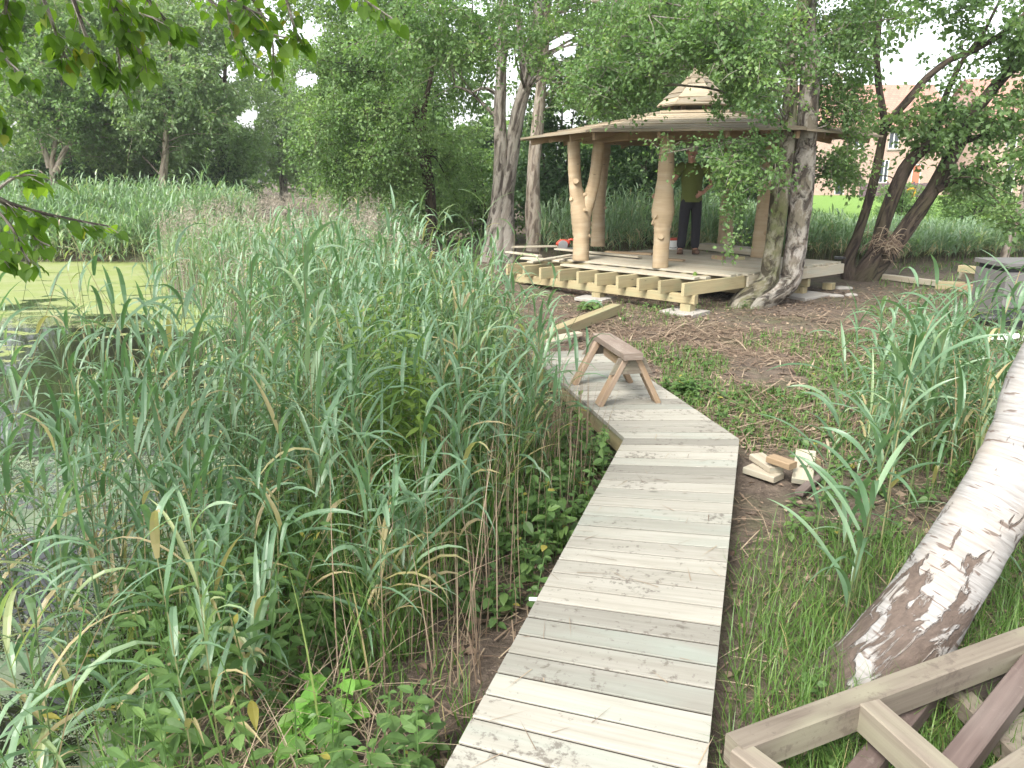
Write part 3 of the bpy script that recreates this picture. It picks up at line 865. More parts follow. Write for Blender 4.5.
# ------------------------------------------------------------------ foliage
def leaf_oval(mb, P, A, Nn, L, W, rnd, mat=0, fold=.10):
    """rounded pointed leaf with a midrib and a drooping tip"""
    B = np.cross(Nn, A); B /= np.maximum(1e-6, np.linalg.norm(B, axis=1))[:, None]; Nn = np.cross(A, B)
    L = np.broadcast_to(L, (len(P),))[:, None]; W = np.broadcast_to(W, (len(P),))[:, None]
    rows = [P]
    for t, w in ((.18, .72), (.42, 1.0), (.68, .72), (.87, .34)):
        m = P + A * L * t - Nn * L * (.22 * t * t)
        rows += [m - B * W * w * .5 + Nn * W * fold * w, m, m + B * W * w * .5 + Nn * W * fold * w]
    rows.append(P + A * L - Nn * L * .26)
    V = np.stack(rows, 1).reshape(-1, 3); k = len(rows); off = (np.arange(len(P)) * k)[:, None, None]
    q = []; tr = [(0, 2, 1), (0, 3, 2), (k - 1, k - 4, k - 3), (k - 1, k - 3, k - 2)]
    for r in range(3):
        a = 1 + r * 3; q += [(a, a + 1, a + 4, a + 3), (a + 1, a + 2, a + 5, a + 4)]
    n0 = mb.n
    mb.add(V, (off + np.array(q)[None]).reshape(-1, 4), None, np.repeat(rnd, len(q)), mat)
    f3 = (off + np.array(tr)[None]).reshape(-1, 3)
    mb.groups.append((f3 + n0, np.repeat(rnd, len(tr)).astype(float), np.full(len(f3), mat)))


def leaf_quads(mb, P, A, Nn, L, W, rnd, mat=0, fold=.12):
    """one folded leaf per row: base P, direction A, normal Nn, sizes L, W"""
    B = np.cross(Nn, A); B /= np.maximum(1e-6, np.linalg.norm(B, axis=1))[:, None]
    Nn = np.cross(A, B)
    L = np.broadcast_to(L, (len(P),))[:, None]; W = np.broadcast_to(W, (len(P),))[:, None]
    V = np.stack([P, P + A * L * .42 + B * W * .5 + Nn * W * fold, P + A * L - Nn * L * .08, P + A * L * .42 - B * W * .5 + Nn * W * fold], 1).reshape(-1, 3)
    F = np.arange(len(P) * 4).reshape(-1, 4)
    mb.add(V, F, None, rnd, mat)


def rand_unit(rng, n):
    v = rng.normal(0, 1, (n, 3)); return v / np.linalg.norm(v, axis=1)[:, None]


def sprays(mb, cen, rad, twigs, per, L, W, rng, droop=.35, twig_mat=None, spread=.045, prune=None):
    """clumps of twigs: leaves sit along short drooping twigs that leave each clump centre"""
    K = len(cen)
    d = rand_unit(rng, K * twigs); d[:, 2] = d[:, 2] * .75 + .05
    r = np.repeat(rad, twigs) * rng.uniform(.55, 1.15, K * twigs)
    c = np.repeat(cen, twigs, 0) + rng.normal(0, .12, (K * twigs, 3)) * np.repeat(rad, twigs)[:, None]
    crnd = np.repeat(rng.random(K), twigs) * .55 + rng.random(K * twigs) * .2
    t = np.tile(np.linspace(.12, 1, per), K * twigs) + rng.normal(0, .03, K * twigs * per)
    D = np.repeat(d, per, 0); Rr = np.repeat(r, per)
    P = np.repeat(c, per, 0) + D * (Rr * t)[:, None]
    P[:, 2] -= droop * Rr * t * t
    P += rng.normal(0, spread, P.shape)
    A = D * .7 + rng.normal(0, .6, P.shape); A[:, 2] -= .45
    A /= np.linalg.norm(A, axis=1)[:, None]
    Nn = rng.normal(0, .55, P.shape); Nn[:, 2] += .8
    s = rng.uniform(.65, 1.2, len(P))
    rn = np.clip(np.repeat(crnd, per) + rng.random(len(P)) * .28, 0, 1)
    if prune is not None:
        k = prune(P)
        P, A, Nn, s, rn = P[k], A[k], Nn[k], s[k], rn[k]
    leaf_quads(mb, P, A, Nn, L * s, W * s, rn)
    if twig_mat is not None:
        if prune is not None:
            kk = prune(c + d * r[:, None] * .6); c, d, r = c[kk], d[kk], r[kk]
        e = c + d * r[:, None]; e[:, 2] -= droop * r
        m = (c + e) / 2; m[:, 2] += droop * r * .25
        w = np.cross(d, rand_unit(rng, len(d))); w /= np.linalg.norm(w, axis=1)[:, None]; w *= .004
        V = np.stack([c - w, c + w, m + w * .7, m - w * .7, e], 1).reshape(-1, 3)
        b = np.arange(len(c))[:, None] * 5
        mb.add(V, np.concatenate([b + np.array([[0, 1, 2, 3]])]), None, .3, twig_mat)
        mb.add(V, np.concatenate([b + np.array([[3, 2, 4]])]), None, .3, twig_mat)


GAPS = [(455, 100, 36), (440, 78, 16), (500, 100, 12), (562, 45, 17), (566, 120, 15), (920, 62, 44), (975, 60, 26), (900, 95, 18), (275, 42, 20), (310, 30, 13), (247, 118, 12), (228, 75, 10), (305, 78, 12), (640, 55, 7), (662, 70, 7), (355, 18, 10), (478, 8, 9), (990, 20, 14), (1010, 85, 10), (885, 30, 12), (150, 25, 8)]


def keep_gap(P, gaps, leave=.10):
    """thin places in the leaf canopy, with ragged edges and a few leaves left in them"""
    x, y = project(P); k = np.ones(len(P), bool); rg = np.random.default_rng(len(P))
    wob = 1 + .35 * fnoise(x, y, .16, 71) + .25 * fnoise(x, y, .4, 72)
    for gx, gy, gr in gaps:
        k &= ((x - gx) ** 2 + ((y - gy) * 1.1) ** 2) > (gr * wob * rg.uniform(.75, 1.2, len(P))) ** 2
    return k | (rg.random(len(P)) < leave)


def E(px, py, Y, rx, ry, rd, n):
    c = pt(px, py, Y); return (c, (rx * Y / FOC, rd, ry * Y / FOC), n)


def ellipsoid_pts(ells, rng):
    out = []
    for c, r, n in ells:
        d = rand_unit(rng, n) * (rng.random(n) ** .4)[:, None]
        out.append(np.asarray(c) + d * np.asarray(r))
    return np.concatenate(out)


def tree(name, label, cat, base, stems, ells, leaf_m, bark_m, L=.06, W=.042, rad=.5, twigs=8, per=16, seed=1,
         nbr=30, group=None, gaps=GAPS, rough=.10, droop=.35, sides=12, twigm=True, br=.022, extra_trunk=None, minstem=.35, lobes=.0, spread=.045, bark2=None, loose=0.0):
    rng = np.random.default_rng(seed)
    root = empty(name, base, label, cat, group)
    mt = MB(); sp = []
    for si, (P, Rr) in enumerate(stems):
        Pc, Rc_ = catmull(P, Rr, 26)
        tube(mt, P, Rr, 40, sides, rough, (1 if bark2 is not None and si == 1 else 0), rng, lobes=lobes)
        sp.append(np.column_stack([Pc, Rc_])[int(26 * minstem):])
    sp = np.concatenate(sp)
    C = ellipsoid_pts(ells, rng)
    if gaps: C = C[keep_gap(C, gaps, loose)]
    rads = rad * rng.uniform(.6, 1.3, len(C))
    pick = rng.permutation(len(C))[:nbr]
    for i in pick:
        c = C[i]
        dd = np.linalg.norm(sp[:, :3] - c, axis=1) + np.maximum(0, sp[:, 2] - c[2] + .2) * 1.5
        s = sp[np.argmin(dd)]
        m1 = s[:3] + (c - s[:3]) * .4 + np.array([0, 0, .10 * dd.min()]) + rng.normal(0, .06, 3)
        r0 = min(s[3] * .45, br * (1 + .25 * dd.min()))
        tube(mt, [s[:3], m1, c + rng.normal(0, .05, 3)], [r0, r0 * .65, .006], 9, 5, .05, 0, rng, cap=False)
    mt.build('trunk', [bark_m, bark2 or bark_m], root, base, smooth=True)
    mc = MB()
    sprays(mc, C, rads, twigs, per, L, W, rng, droop, 1 if twigm else None, spread, (lambda Q: keep_gap(Q, gaps, .04 + loose * .6)) if gaps else None)
    mc.build('crown', [leaf_m, bark_m], root, base)
    return root


def S(Y, *pts):
    return [pt(x, y, Y) for x, y in pts]


# white leaning birch by the boardwalk
b0 = at(878, 678, -.0)
P = [b0 + (-.05, .02, -.15), pt(884, 668, 2.48), pt(932, 599, 2.56), pt(970, 540, 2.62), pt(1004, 484, 2.68), pt(1028, 434, 2.73), pt(1064, 340, 2.8), (2.75, 2.95, 2.8), (3.6, 3.2, 5.0), (4.2, 3.4, 7.5)]
tree('birch_tree', 'white barked birch leaning over the grass beside the boardwalk', 'tree', b0, [(P, [.235, .168, .138, .13, .128, .126, .117, .11, .085, .04])],
     [((4.2, 3.6, 6.6), (1.8, 1.8, 1.6), 90), ((5.6, 4.2, 5.2), (1.5, 1.6, 1.2), 50)], M['leaf_birch'], M['birch'], seed=3, per=12, nbr=24, rough=.05, sides=32, minstem=.7, gaps=None)

# twin stemmed birch in front of the pavilion
b0 = np.array([3.34, 10.62, float(gz(3.34, 10.62))])
Y = 10.7
st = [(([b0 + (.08, 0, -.15)] + [b0 + (.07, 0, .05)] + S(Y, (787, 283), (793, 262), (799, 215), (804, 169), (809, 105), (810, 55), (808, 0)) + [(4.15, 10.8, 5.6), (4.3, 10.9, 8.0)]), [.21, .18, .155, .148, .145, .15, .13, .12, .11, .08, .03]),
      (([b0 + (-.12, 0, -.15)] + [b0 + (-.10, 0, .05)] + S(Y - .1, (766, 283), (771, 262), (778, 211), (783, 169), (790, 105), (795, 30)) + [(3.9, 10.4, 5.0), (3.6, 10.1, 7.2)]), [.24, .18, .135, .125, .12, .12, .095, .08, .06, .03])]
roofgap = [(683, 158, 17), (763, 222, 24), (766, 255, 18), (688, 91, 28), (692, 120, 22), (655, 126, 14), (560, 135, 36), (600, 134, 12), (660, 215, 26), (660, 170, 14), (698, 230, 32), (691, 190, 20), (582, 200, 44), (686, 195, 20), (690, 235, 26), (735, 126, 16), (765, 128, 8), (830, 140, 16), (800, 220, 24), (790, 150, 12)]
tree('twin_birch', 'two stemmed mossy birch with leafy sprays hanging over the pavilion roof', 'tree', b0, st,
     [E(640, 40, 10.2, 60, 50, 1.0, 60), E(725, 50, 10.1, 80, 60, 1.1, 120), E(610, 85, 10.3, 42, 26, .6, 26), E(757, 140, 9.9, 30, 52, .6, 26), E(728, 170, 10.0, 24, 34, .4, 10), E(735, 225, 9.9, 22, 34, .4, 12),
      E(690, 147, 10.0, 34, 7, .3, 7), E(845, 55, 10.8, 40, 55, 1.0, 55), E(835, 125, 11.0, 26, 26, .6, 16), E(840, 165, 11.3, 22, 20, .5, 10), E(850, 10, 10.6, 60, 30, .9, 30),
      ((3.6, 10.6, 5.4), (2.6, 2.4, 1.2), 120), ((3.9, 10.8, 7.2), (1.8, 1.8, 1.4), 60)],
     M['leaf_birch'], M['bark_grey'], L=.056, W=.043, rad=.38, twigs=8, per=14, seed=5, nbr=70, gaps=GAPS + roofgap, rough=.09, sides=22, minstem=.5, lobes=.055, br=.014, bark2=M['bark_moss'])

# two stemmed tree left of the pavilion
b0 = at(497, 254, .2); b0[2] = float(gz(b0[0], b0[1])); Y = float(b0[1])
st = [([b0 + (0, 0, -.2)] + S(Y, (496, 245), (500, 200), (501, 160), (500, 117), (501, 78), (502, 40), (502, 0)) + [pt(503, 0, Y) + (0, 0, 2.0), pt(500, 0, Y) + (-.2, 0, 4.2)], [.36, .25, .17, .14, .11, .105, .10, .09, .06, .02]),
      ([b0 + (.08, 0, -.2)] + S(Y, (503, 245), (506, 200), (511, 160), (517, 117), (528, 78), (535, 40), (539, 0)) + [pt(543, 0, Y) + (.2, 0, 2.0), pt(545, 0, Y) + (.4, 0, 4.4)], [.34, .24, .17, .14, .13, .12, .10, .09, .06, .02]),
      (S(Y - .02, (527, 85), (523, 50), (516, 0)) + [pt(510, 0, Y) + (-.1, -.2, 1.4)], [.08, .075, .06, .03]),
      (S(Y, (497, 118), (484, 105), (470, 92), (455, 86)), [.05, .035, .025, .012]),
      (S(Y, (500, 48), (487, 36), (472, 22), (455, 12)), [.055, .045, .035, .02]),
      (S(Y, (498, 95), (485, 88), (473, 92)), [.04, .03, .015])]
tree('rough_barked_tree', 'tall two stemmed tree with peeling grey bark left of the pavilion', 'tree', b0, st,
     [E(420, 40, 13.3, 60, 45, 1.2, 60), E(480, 35, 13.2, 40, 38, .9, 22), E(565, 30, 13.4, 45, 45, 1.0, 42), E(600, 70, 14.4, 35, 40, .8, 22), E(480, 85, 13.6, 26, 26, .6, 8), E(425, 95, 13.6, 30, 25, .7, 14), ((.1, 13.6, 5.6), (2.4, 2.2, 1.2), 90), ((.2, 13.6, 7.6), (1.7, 1.7, 1.2), 50)],
     M['leaf_birch'], M['bark_brown'], L=.07, W=.05, rad=.46, twigs=8, per=14, seed=6, nbr=60, rough=.13, sides=20, minstem=.5, lobes=.07, br=.013)

# slender dark tree with a broad low crown, mid left
b0 = at(434, 258, 0.); b0[1] = 16; b0[0] = pt(434, 250, 16)[0]; b0[2] = float(gz(b0[0], 16))
st = [([b0 + (0, 0, -.2)] + S(16, (432, 225), (428, 180), (421, 140), (414, 100), (408, 60), (404, 10)) + [pt(400, 0, 16) + (0, 0, 1.5)], [.15, .125, .115, .10, .085, .07, .05, .02]),
      (S(16, (423, 150), (424, 110), (432, 70), (434, 30)), [.06, .055, .04, .02])]
tree('slender_tree', 'slender dark stemmed tree with a broad low crown left of the two stemmed tree', 'tree', b0, st,
     [E(340, 105, 15.6, 48, 66, 1.3, 76), E(385, 125, 15.2, 55, 60, 1.2, 66), E(350, 40, 15.8, 80, 42, 1.3, 72), E(440, 145, 16.4, 36, 45, 1.0, 26), E(345, 175, 15.4, 34, 24, .9, 12), E(385, 185, 15.4, 30, 20, .8, 8), E(460, 160, 17.5, 30, 45, .8, 18), ((-3.0, 16, 5.6), (2.4, 2, 1.1), 70)],
     M['leaf_alder'], M['bark_dark'], L=.066, W=.043, rad=.55, twigs=10, per=17, seed=8, nbr=80, droop=.6, br=.012)

# tree behind the left eave of the pavilion
b0 = np.array([pt(534, 230, 18)[0], 18.0, 0.]); b0[2] = float(gz(b0[0], 18))
tree('pale_barked_tree', 'pale straight tree standing behind the left eave of the pavilion', 'tree', b0,
     [([b0 + (0, 0, -.2)] + S(18, (533, 215), (534, 170), (538, 120), (543, 60), (547, 0)) + [pt(550, 0, 18) + (0, 0, 3)], [.2, .17, .15, .13, .115, .10, .04])],
     [E(575, 80, 18.6, 55, 55, 1.2, 60), E(620, 50, 18.5, 60, 48, 1.2, 70), E(540, 20, 18, 50, 40, 1.0, 36), E(660, 30, 18.6, 50, 40, 1.0, 40), ((1.2, 18, 6.6), (2.6, 2.2, 1.3), 50)],
     M['leaf_alder'], M['bark_pale'], L=.10, W=.07, rad=.6, twigs=8, per=12, seed=9, nbr=50, rough=.12, br=.012)

# dark multi stemmed tree at the right
b0 = np.array([pt(860, 280, 13.4)[0], 13.4, 0.]); b0[2] = float(gz(b0[0], 13.4)); Y = 13.4
st = [([b0 + (-.1, 0, -.15)] + S(Y, (848, 264), (858, 235), (872, 190), (880, 150), (884, 122), (879, 88), (877, 55), (882, 0)) + [pt(884, 0, Y) + (0, 0, 1.6)], [.18, .11, .085, .075, .065, .06, .055, .05, .035, .015]),
      ([b0 + (.0, 0, -.15)] + S(Y - .1, (868, 268), (877, 246), (888, 210), (906, 167), (926, 146), (938, 122), (946, 95), (962, 62), (985, 30)), [.25, .17, .12, .115, .11, .09, .06, .045, .035, .02]),
      ([b0 + (.1, 0, -.15)] + S(Y + .1, (874, 268), (893, 246), (918, 212), (935, 186), (960, 140), (970, 116), (986, 97), (1002, 78), (1024, 60), (1060, 30)), [.26, .19, .14, .135, .125, .12, .105, .10, .09, .07, .03]),
      (S(Y, (884, 128), (892, 118), (910, 98), (926, 79), (950, 60), (975, 50), (1002, 33), (1030, 8)), [.06, .06, .06, .055, .05, .045, .04, .02]),
      (S(Y, (936, 190), (962, 175), (990, 165), (1024, 150)), [.07, .06, .045, .02]),
      (S(Y, (960, 142), (985, 135), (1010, 120)), [.06, .045, .02]),
      (S(Y, (926, 146), (945, 138), (960, 136)), [.05, .045, .03]),
      (S(Y, (1002, 80), (1010, 60), (1024, 40)), [.06, .05, .03]), (S(Y, (975, 52), (985, 30), (1000, 0)), [.035, .03, .02])]
tree('multi_stemmed_tree', 'dark leaning tree with several crooked stems right of the deck', 'tree', b0, st,
     [E(985, 110, 13.2, 45, 26, .8, 10), E(1000, 160, 12.9, 45, 36, .8, 15), E(965, 180, 13.4, 30, 20, .5, 6), E(1005, 215, 12.6, 30, 18, .6, 6), E(1000, 35, 13.2, 40, 30, .9, 18), E(935, 60, 13.3, 60, 45, .8, 8), E(900, 100, 13.3, 40, 26, .6, 9), E(955, 125, 13.3, 40, 22, .6, 8), E(940, 15, 13.4, 50, 20, .8, 14), E(915, 125, 13.2, 40, 22, .5, 12), E(935, 95, 13.4, 40, 16, .5, 5), E(975, 60, 13.4, 40, 25, .5, 9), E(850, 165, 13.8, 20, 16, .5, 6), E(1020, 90, 13.2, 20, 40, .6, 12), E(870, 40, 13.6, 25, 40, .7, 14), ((7.6, 13.6, 5.4), (2.4, 2.0, 1.0), 50)],
     M['leaf_alder'], M['bark_dark'], L=.10, W=.072, rad=.42, twigs=7, per=11, seed=12, nbr=46, rough=.10, sides=14, minstem=.4, lobes=.06, br=.011, spread=.06, loose=.5)
p = pt(881, 246, 13.2)
# bundle of dead reed caught on the stems
rng = np.random.default_rng(4)
mb = MB()
for k in range(150):
    a = p + rng.normal(0, 1, 3) * (.13, .07, .09); d = unit(rng.normal(0, 1, 3) * (1, .6, .5) + (.6, 0, .25))
    l = rng.uniform(.12, .34); m = a + d * l * .5 + (0, 0, .04)
    tube(mb, [a - d * l * .1, m, a + d * l + (0, 0, -.06)], [.006, .005, .003], 5, 4, 0, 0, rng, cap=False)
tag(mb.build('dead_reed_bundle', M['straw'], None, p), 'tangle of dead grey reed caught on the dark leaning stems', 'reed bundle')

b0 = np.array([pt(1002, 262, 14.5)[0], 14.5, 0.])
tree('pale_leaning_tree', 'thin pale leaning stem at the right edge behind the timber stack', 'tree', b0,
     [([b0 + (0, 0, -.2)] + S(14.5, (1006, 250), (1018, 215), (1030, 170), (1050, 90)) + [(9.9, 14.5, 5.5)], [.09, .075, .07, .06, .05, .02])],
     [((10.4, 14.6, 4.6), (1.6, 1.6, 1.2), 50)], M['leaf_alder'], M['bark_pale'], L=.10, W=.07, seed=13, nbr=16, per=10)

# trees beyond the pond
def pond_tree(name, label, px, py, Y, stems_px, r, ells, lm, bm, seed, L=.13, W=.085, rad=.8):
    b = np.array([pt(px, py, Y)[0], Y, 0.]); b[2] = float(gz(b[0], Y))
    st = []
    for s in stems_px:
        pts = S(Y, *s); pts = ([b + (0, 0, -.2)] if s is stems_px[0] else []) + pts
        n = len(pts); st.append((pts, list(np.linspace(r, r * .3, n))))
    return tree(name, label, 'tree', b, st, ells, lm, bm, L=L, W=W, rad=rad, twigs=8, per=13, seed=seed, nbr=50, rough=.12, minstem=.25, sides=10, br=.016, gaps=GAPS + ([(163, 185, 17), (165, 160, 14), (167, 140, 10), (55, 172, 17), (57, 150, 12)] if Y < 29 else []))

pond_tree('pond_side_tree', 'tree with a pale curved trunk rising from the far reed bank', 158, 225, 25.5, [[(157, 212), (161, 188), (165, 160), (166, 130), (168, 90), (170, 40)]], .17,
          [E(170, 100, 25, 60, 50, 2.2, 110), E(130, 160, 28, 45, 26, 1.5, 30), E(185, 50, 26, 60, 40, 2, 70), E(215, 15, 26, 50, 26, 2, 46), E(130, 20, 27, 60, 30, 2, 50), ((-11, 26, 8.3), (3, 2.5, 1.2), 40)], M['leaf_willow'], M['bark_pale'], 21)
pond_tree('forked_pond_tree', 'fork trunked tree at the far left beyond the pond', 55, 200, 25, [[(54, 190), (52, 165), (55, 145), (60, 110), (64, 60)], [(56, 172), (64, 152), (74, 138), (84, 110)], [(50, 168), (42, 140), (36, 100)]], .105,
          [E(50, 100, 24.5, 70, 50, 2.2, 120), E(20, 60, 25, 60, 50, 2, 80), E(40, 15, 25, 70, 26, 2, 56), E(100, 120, 26.5, 45, 35, 1.6, 50), E(15, 160, 26.5, 30, 25, 1.2, 20), ((-17, 25, 7.8), (3, 2.5, 1.2), 40)], M['leaf_alder'], M['bark_pale'], 22)
pond_tree('straight_pond_tree', 'dark straight tree where the pond narrows, before the pale willows', 221, 218, 29, [[(221, 205), (220, 175), (223, 145), (224, 100), (226, 50)]], .17,
          [E(225, 140, 28.5, 40, 40, 2, 80), E(215, 90, 29, 45, 35, 2, 60), ((-11, 29, 8), (2.5, 2.5, 1.2), 30)], M['leaf_willow'], M['bark_dark'], 23)
pond_tree('willow_tree', 'pale feathery willow above the mown path in the far gap', 283, 190, 36, [[(283, 180), (281, 150), (285, 110), (283, 60)]], .2,
          [E(283, 140, 36, 45, 40, 2.6, 130), E(262, 80, 36, 40, 45, 2.4, 80), E(315, 95, 36, 40, 50, 2.4, 80)], M['leaf_willow'], M['bark_brown'], 24, L=.16, W=.07, rad=1.0)
pond_tree('willow_tree', 'tall grey green willow behind the fork trunked tree', 110, 200, 33, [[(110, 190), (113, 150), (108, 100), (105, 40), (104, 0)]], .25,
          [E(110, 60, 33, 70, 60, 3, 170), E(40, 40, 34, 60, 45, 3, 110), E(160, 30, 33, 45, 40, 2.6, 70), ((-17, 34, 10.5), (4, 3, 1.5), 40)], M['leaf_willow'], M['bark_brown'], 25, L=.17, W=.07, rad=1.1)

# --- copied trees and bushes that close the view
def proto_tree(name, seed, h, rx, lm, bm, L, W, n, rad):
    rng = np.random.default_rng(seed)
    st = [([(0, 0, -.3), (.05, 0, h * .2), (-.1, .1, h * .45), (.1, 0, h * .75), (0, 0, h * .95)], [.22, .18, .14, .08, .03])]
    return tree(name, 'x', 'tree', (0, 0, 0), st, [((0, 0, h * .36), (rx * .9, rx * .9, h * .24), n // 2), ((0, 0, h * .68), (rx, rx, h * .32), n)], lm, bm, L=L, W=W, rad=rad, twigs=8, per=12, seed=seed, nbr=40, gaps=None, twigm=False, sides=8)


def copy_thing(o, loc, rz, s, label, group):
    c = o.copy(); COL.objects.link(c); c.location = loc; c.rotation_euler = (0, 0, rz); c.scale = (s[0], s[0], s[1])
    c['label'] = label; c['group'] = group
    for ch in o.children:
        d = ch.copy(); COL.objects.link(d); d.parent = c
    return c


def place(protos, spots, group):
    used = {}
    for (k, x, y, rz, sx, sz, label) in spots:
        o = protos[k]; z = float(gz(x, y))
        if k not in used:
            used[k] = 1
            o.location = (x, y, z); o.rotation_euler = (0, 0, rz); o.scale = (sx, sx, sz); o['label'] = label; o['group'] = group
        else:
            copy_thing(o, (x, y, z), rz, (sx, sz), label, group)


pr = [proto_tree('background_tree', 31, 8.5, 3.2, M['leaf_alder'], M['bark_dark'], .15, .10, 200, .9),
      proto_tree('background_tree', 32, 9.5, 3.0, M['leaf_willow'], M['bark_brown'], .16, .085, 200, .9)]
place(pr, [
    (0, -22.5, 27, .3, 1.0, 1.0, 'broad dark tree at the outer left beyond the pond'),
    (1, -19, 37, 1.3, 1.2, 1.1, 'tall pale tree behind the forked tree at the far left'),
    (0, -14, 31, 2.0, .95, .9, 'dark crowned tree behind the curved pale trunk'),
    (1, -6.6, 43, 2.2, 1.2, 1.1, 'pale tree closing the gap beyond the mown path'),
    (0, -2.8, 24.5, 4.1, .8, .85, 'dark tree behind the slender dark stemmed tree'),
    (1, 4.8, 28, 2.6, .9, .95, 'pale leaved tree behind the pavilion cupola'),
    (0, 6.6, 27.5, .1, .95, 1.0, 'dark tree behind the right half of the pavilion roof'),
    (1, 8.3, 32, 3.9, .75, 1.0, 'pale leaved tree left of the house behind the twin birch'),
    (0, -28, 36, 3.3, 1.2, 1.1, 'large dark tree at the extreme left of the far bank'),
], 'trees closing the view beyond the garden')


def proto_bush(seed, h, r, lm, n, L, W):
    rng = np.random.default_rng(seed)
    st = []
    for k in range(7):
        a = k * .9 + rng.random()
        st.append(([(math.cos(a) * .1, math.sin(a) * .1, -.2), (math.cos(a) * r * .3, math.sin(a) * r * .3, h * .45), (math.cos(a) * r * .55, math.sin(a) * r * .55, h * .9)], [.035, .025, .01]))
    return tree('hazel_bush', 'x', 'bush', (0, 0, 0), st, [((0, 0, h * .5), (r, r, h * .5), n)], lm, M['bark_dark'], L=L, W=W, rad=.5, twigs=8, per=12, seed=seed, nbr=24, gaps=None, twigm=False, sides=6)


pb = [proto_bush(41, 3.6, 1.3, M['leaf_bush'], 110, .11, .08), proto_bush(42, 2.6, 1.4, M['leaf_bush'], 100, .10, .075), proto_bush(43, 2.8, 1.3, M['leaf_alder'], 90, .10, .07)]
place(pb, [
    (0, 1.1, 19.8, .4, 1.0, 1.0, 'dark bush behind the left posts of the pavilion'),
    (2, 2.4, 22.6, 1.4, 1.0, 1.0, 'sunlit bush glimpsed between the posts of the pavilion'),
    (0, 3.4, 19.6, 2.4, 1.05, 1.0, 'dark bush behind the middle post of the pavilion'),
    (0, 4.7, 20.4, 3.1, 1.0, 1.1, 'dark bush directly behind the standing person'),
    (1, 6.1, 20.8, .9, 1.0, 1.3, 'dark bush behind the right post of the pavilion'),
    (0, 6.9, 24.3, 1.9, .9, 1.0, 'dark bush beyond the reeds left of the twin birch'),
    (0, -.9, 27, 1.2, 1.2, .95, 'dark bush far behind the two stemmed peeling tree'),
    (1, -3.6, 27, 2.2, 1.3, 1.2, 'dark bush far behind the slender dark stemmed tree'),
    (2, -.6, 21, .2, 1.0, .9, 'mid green bush behind the two stemmed peeling tree'),
    (2, -2.1, 19.6, 2.9, .8, .8, 'mid green bush right of the slender dark stem'),
    (1, -10.6, 28.5, .2, 1.1, .9, 'dark bush right of the curved pale trunk'),
    (1, -14.4, 28.8, 1.2, 1.3, 1.1, 'dark bush left of the curved pale trunk'),
    (0, -15.6, 28.4, 4.2, 1.4, .9, 'dark bush behind the reeds between the two pale trunks'),
    (1, -20.4, 27.5, 5.2, 1.3, 1.1, 'dark bush behind the reeds at the far left'),
    (2, -4.9, 25.5, 3.7, 1.1, .8, 'mid green bush right of the mown path'),
    (2, 11.9, 24, .7, .7, .55, 'low green bush on the lawn edge right of the leaning stems'),
    (2, 14.6, 25, 4.7, .9, .6, 'low green bush on the lawn at the far right'),
], 'bushes around the clearing')

# far wood, one mass
rng = np.random.default_rng(51)
n = 420
C = np.column_stack([rng.uniform(-62, 14, n), rng.uniform(48, 62, n), rng.uniform(.5, 8.5, n) * rng.uniform(.6, 1, n)])
C = np.vstack([C, np.column_stack([rng.uniform(14, 105, 260), rng.uniform(76, 88, 260), rng.uniform(.3, 5.2, 260)])]); n = len(C)
mb = MB(); sprays(mb, C, 1.9 * rng.uniform(.7, 1.2, n), 8, 12, .42, .28, rng, .3, None, .2, lambda Q: keep_gap(Q, GAPS, .0))
tag(mb.build('distant_woodland', M['leaf_alder'], None), kind='stuff')

# --- lime branch reaching in over the pond from a tree standing left of the photographer
def lime_leaves(mb, P, A, Nn, size, rnd):
    prof = np.array([(0, .02), (.0, .02), (-.06, .24), (.10, .44), (.36, .46), (.62, .30), (.82, .13), (1.0, 0)])
    n = len(P); B = np.cross(Nn, A); B /= np.linalg.norm(B, axis=1)[:, None]; Nn = np.cross(A, B)
    rows = []
    for t, w in prof[1:]:
        for sgn in (-1, 0, 1):
            q = P + A * (size * (t if sgn else max(t, 0)))[:, None] + B * (sgn * w * size)[:, None] + Nn * ((.10 * abs(sgn) * w * 2 - .22 * t * t) * size)[:, None]
            rows.append(q)
    m = len(rows); V = np.stack(rows, 1).reshape(-1, 3)
    f = []
    for r in range(len(prof) - 2):
        for c in (0, 1):
            a = r * 3 + c; f.append((a, a + 1, a + 4, a + 3))
    F = (np.arange(n)[:, None, None] * m + np.array(f)[None]).reshape(-1, 4)
    mb.add(V, F, None, np.repeat(rnd, len(f)))


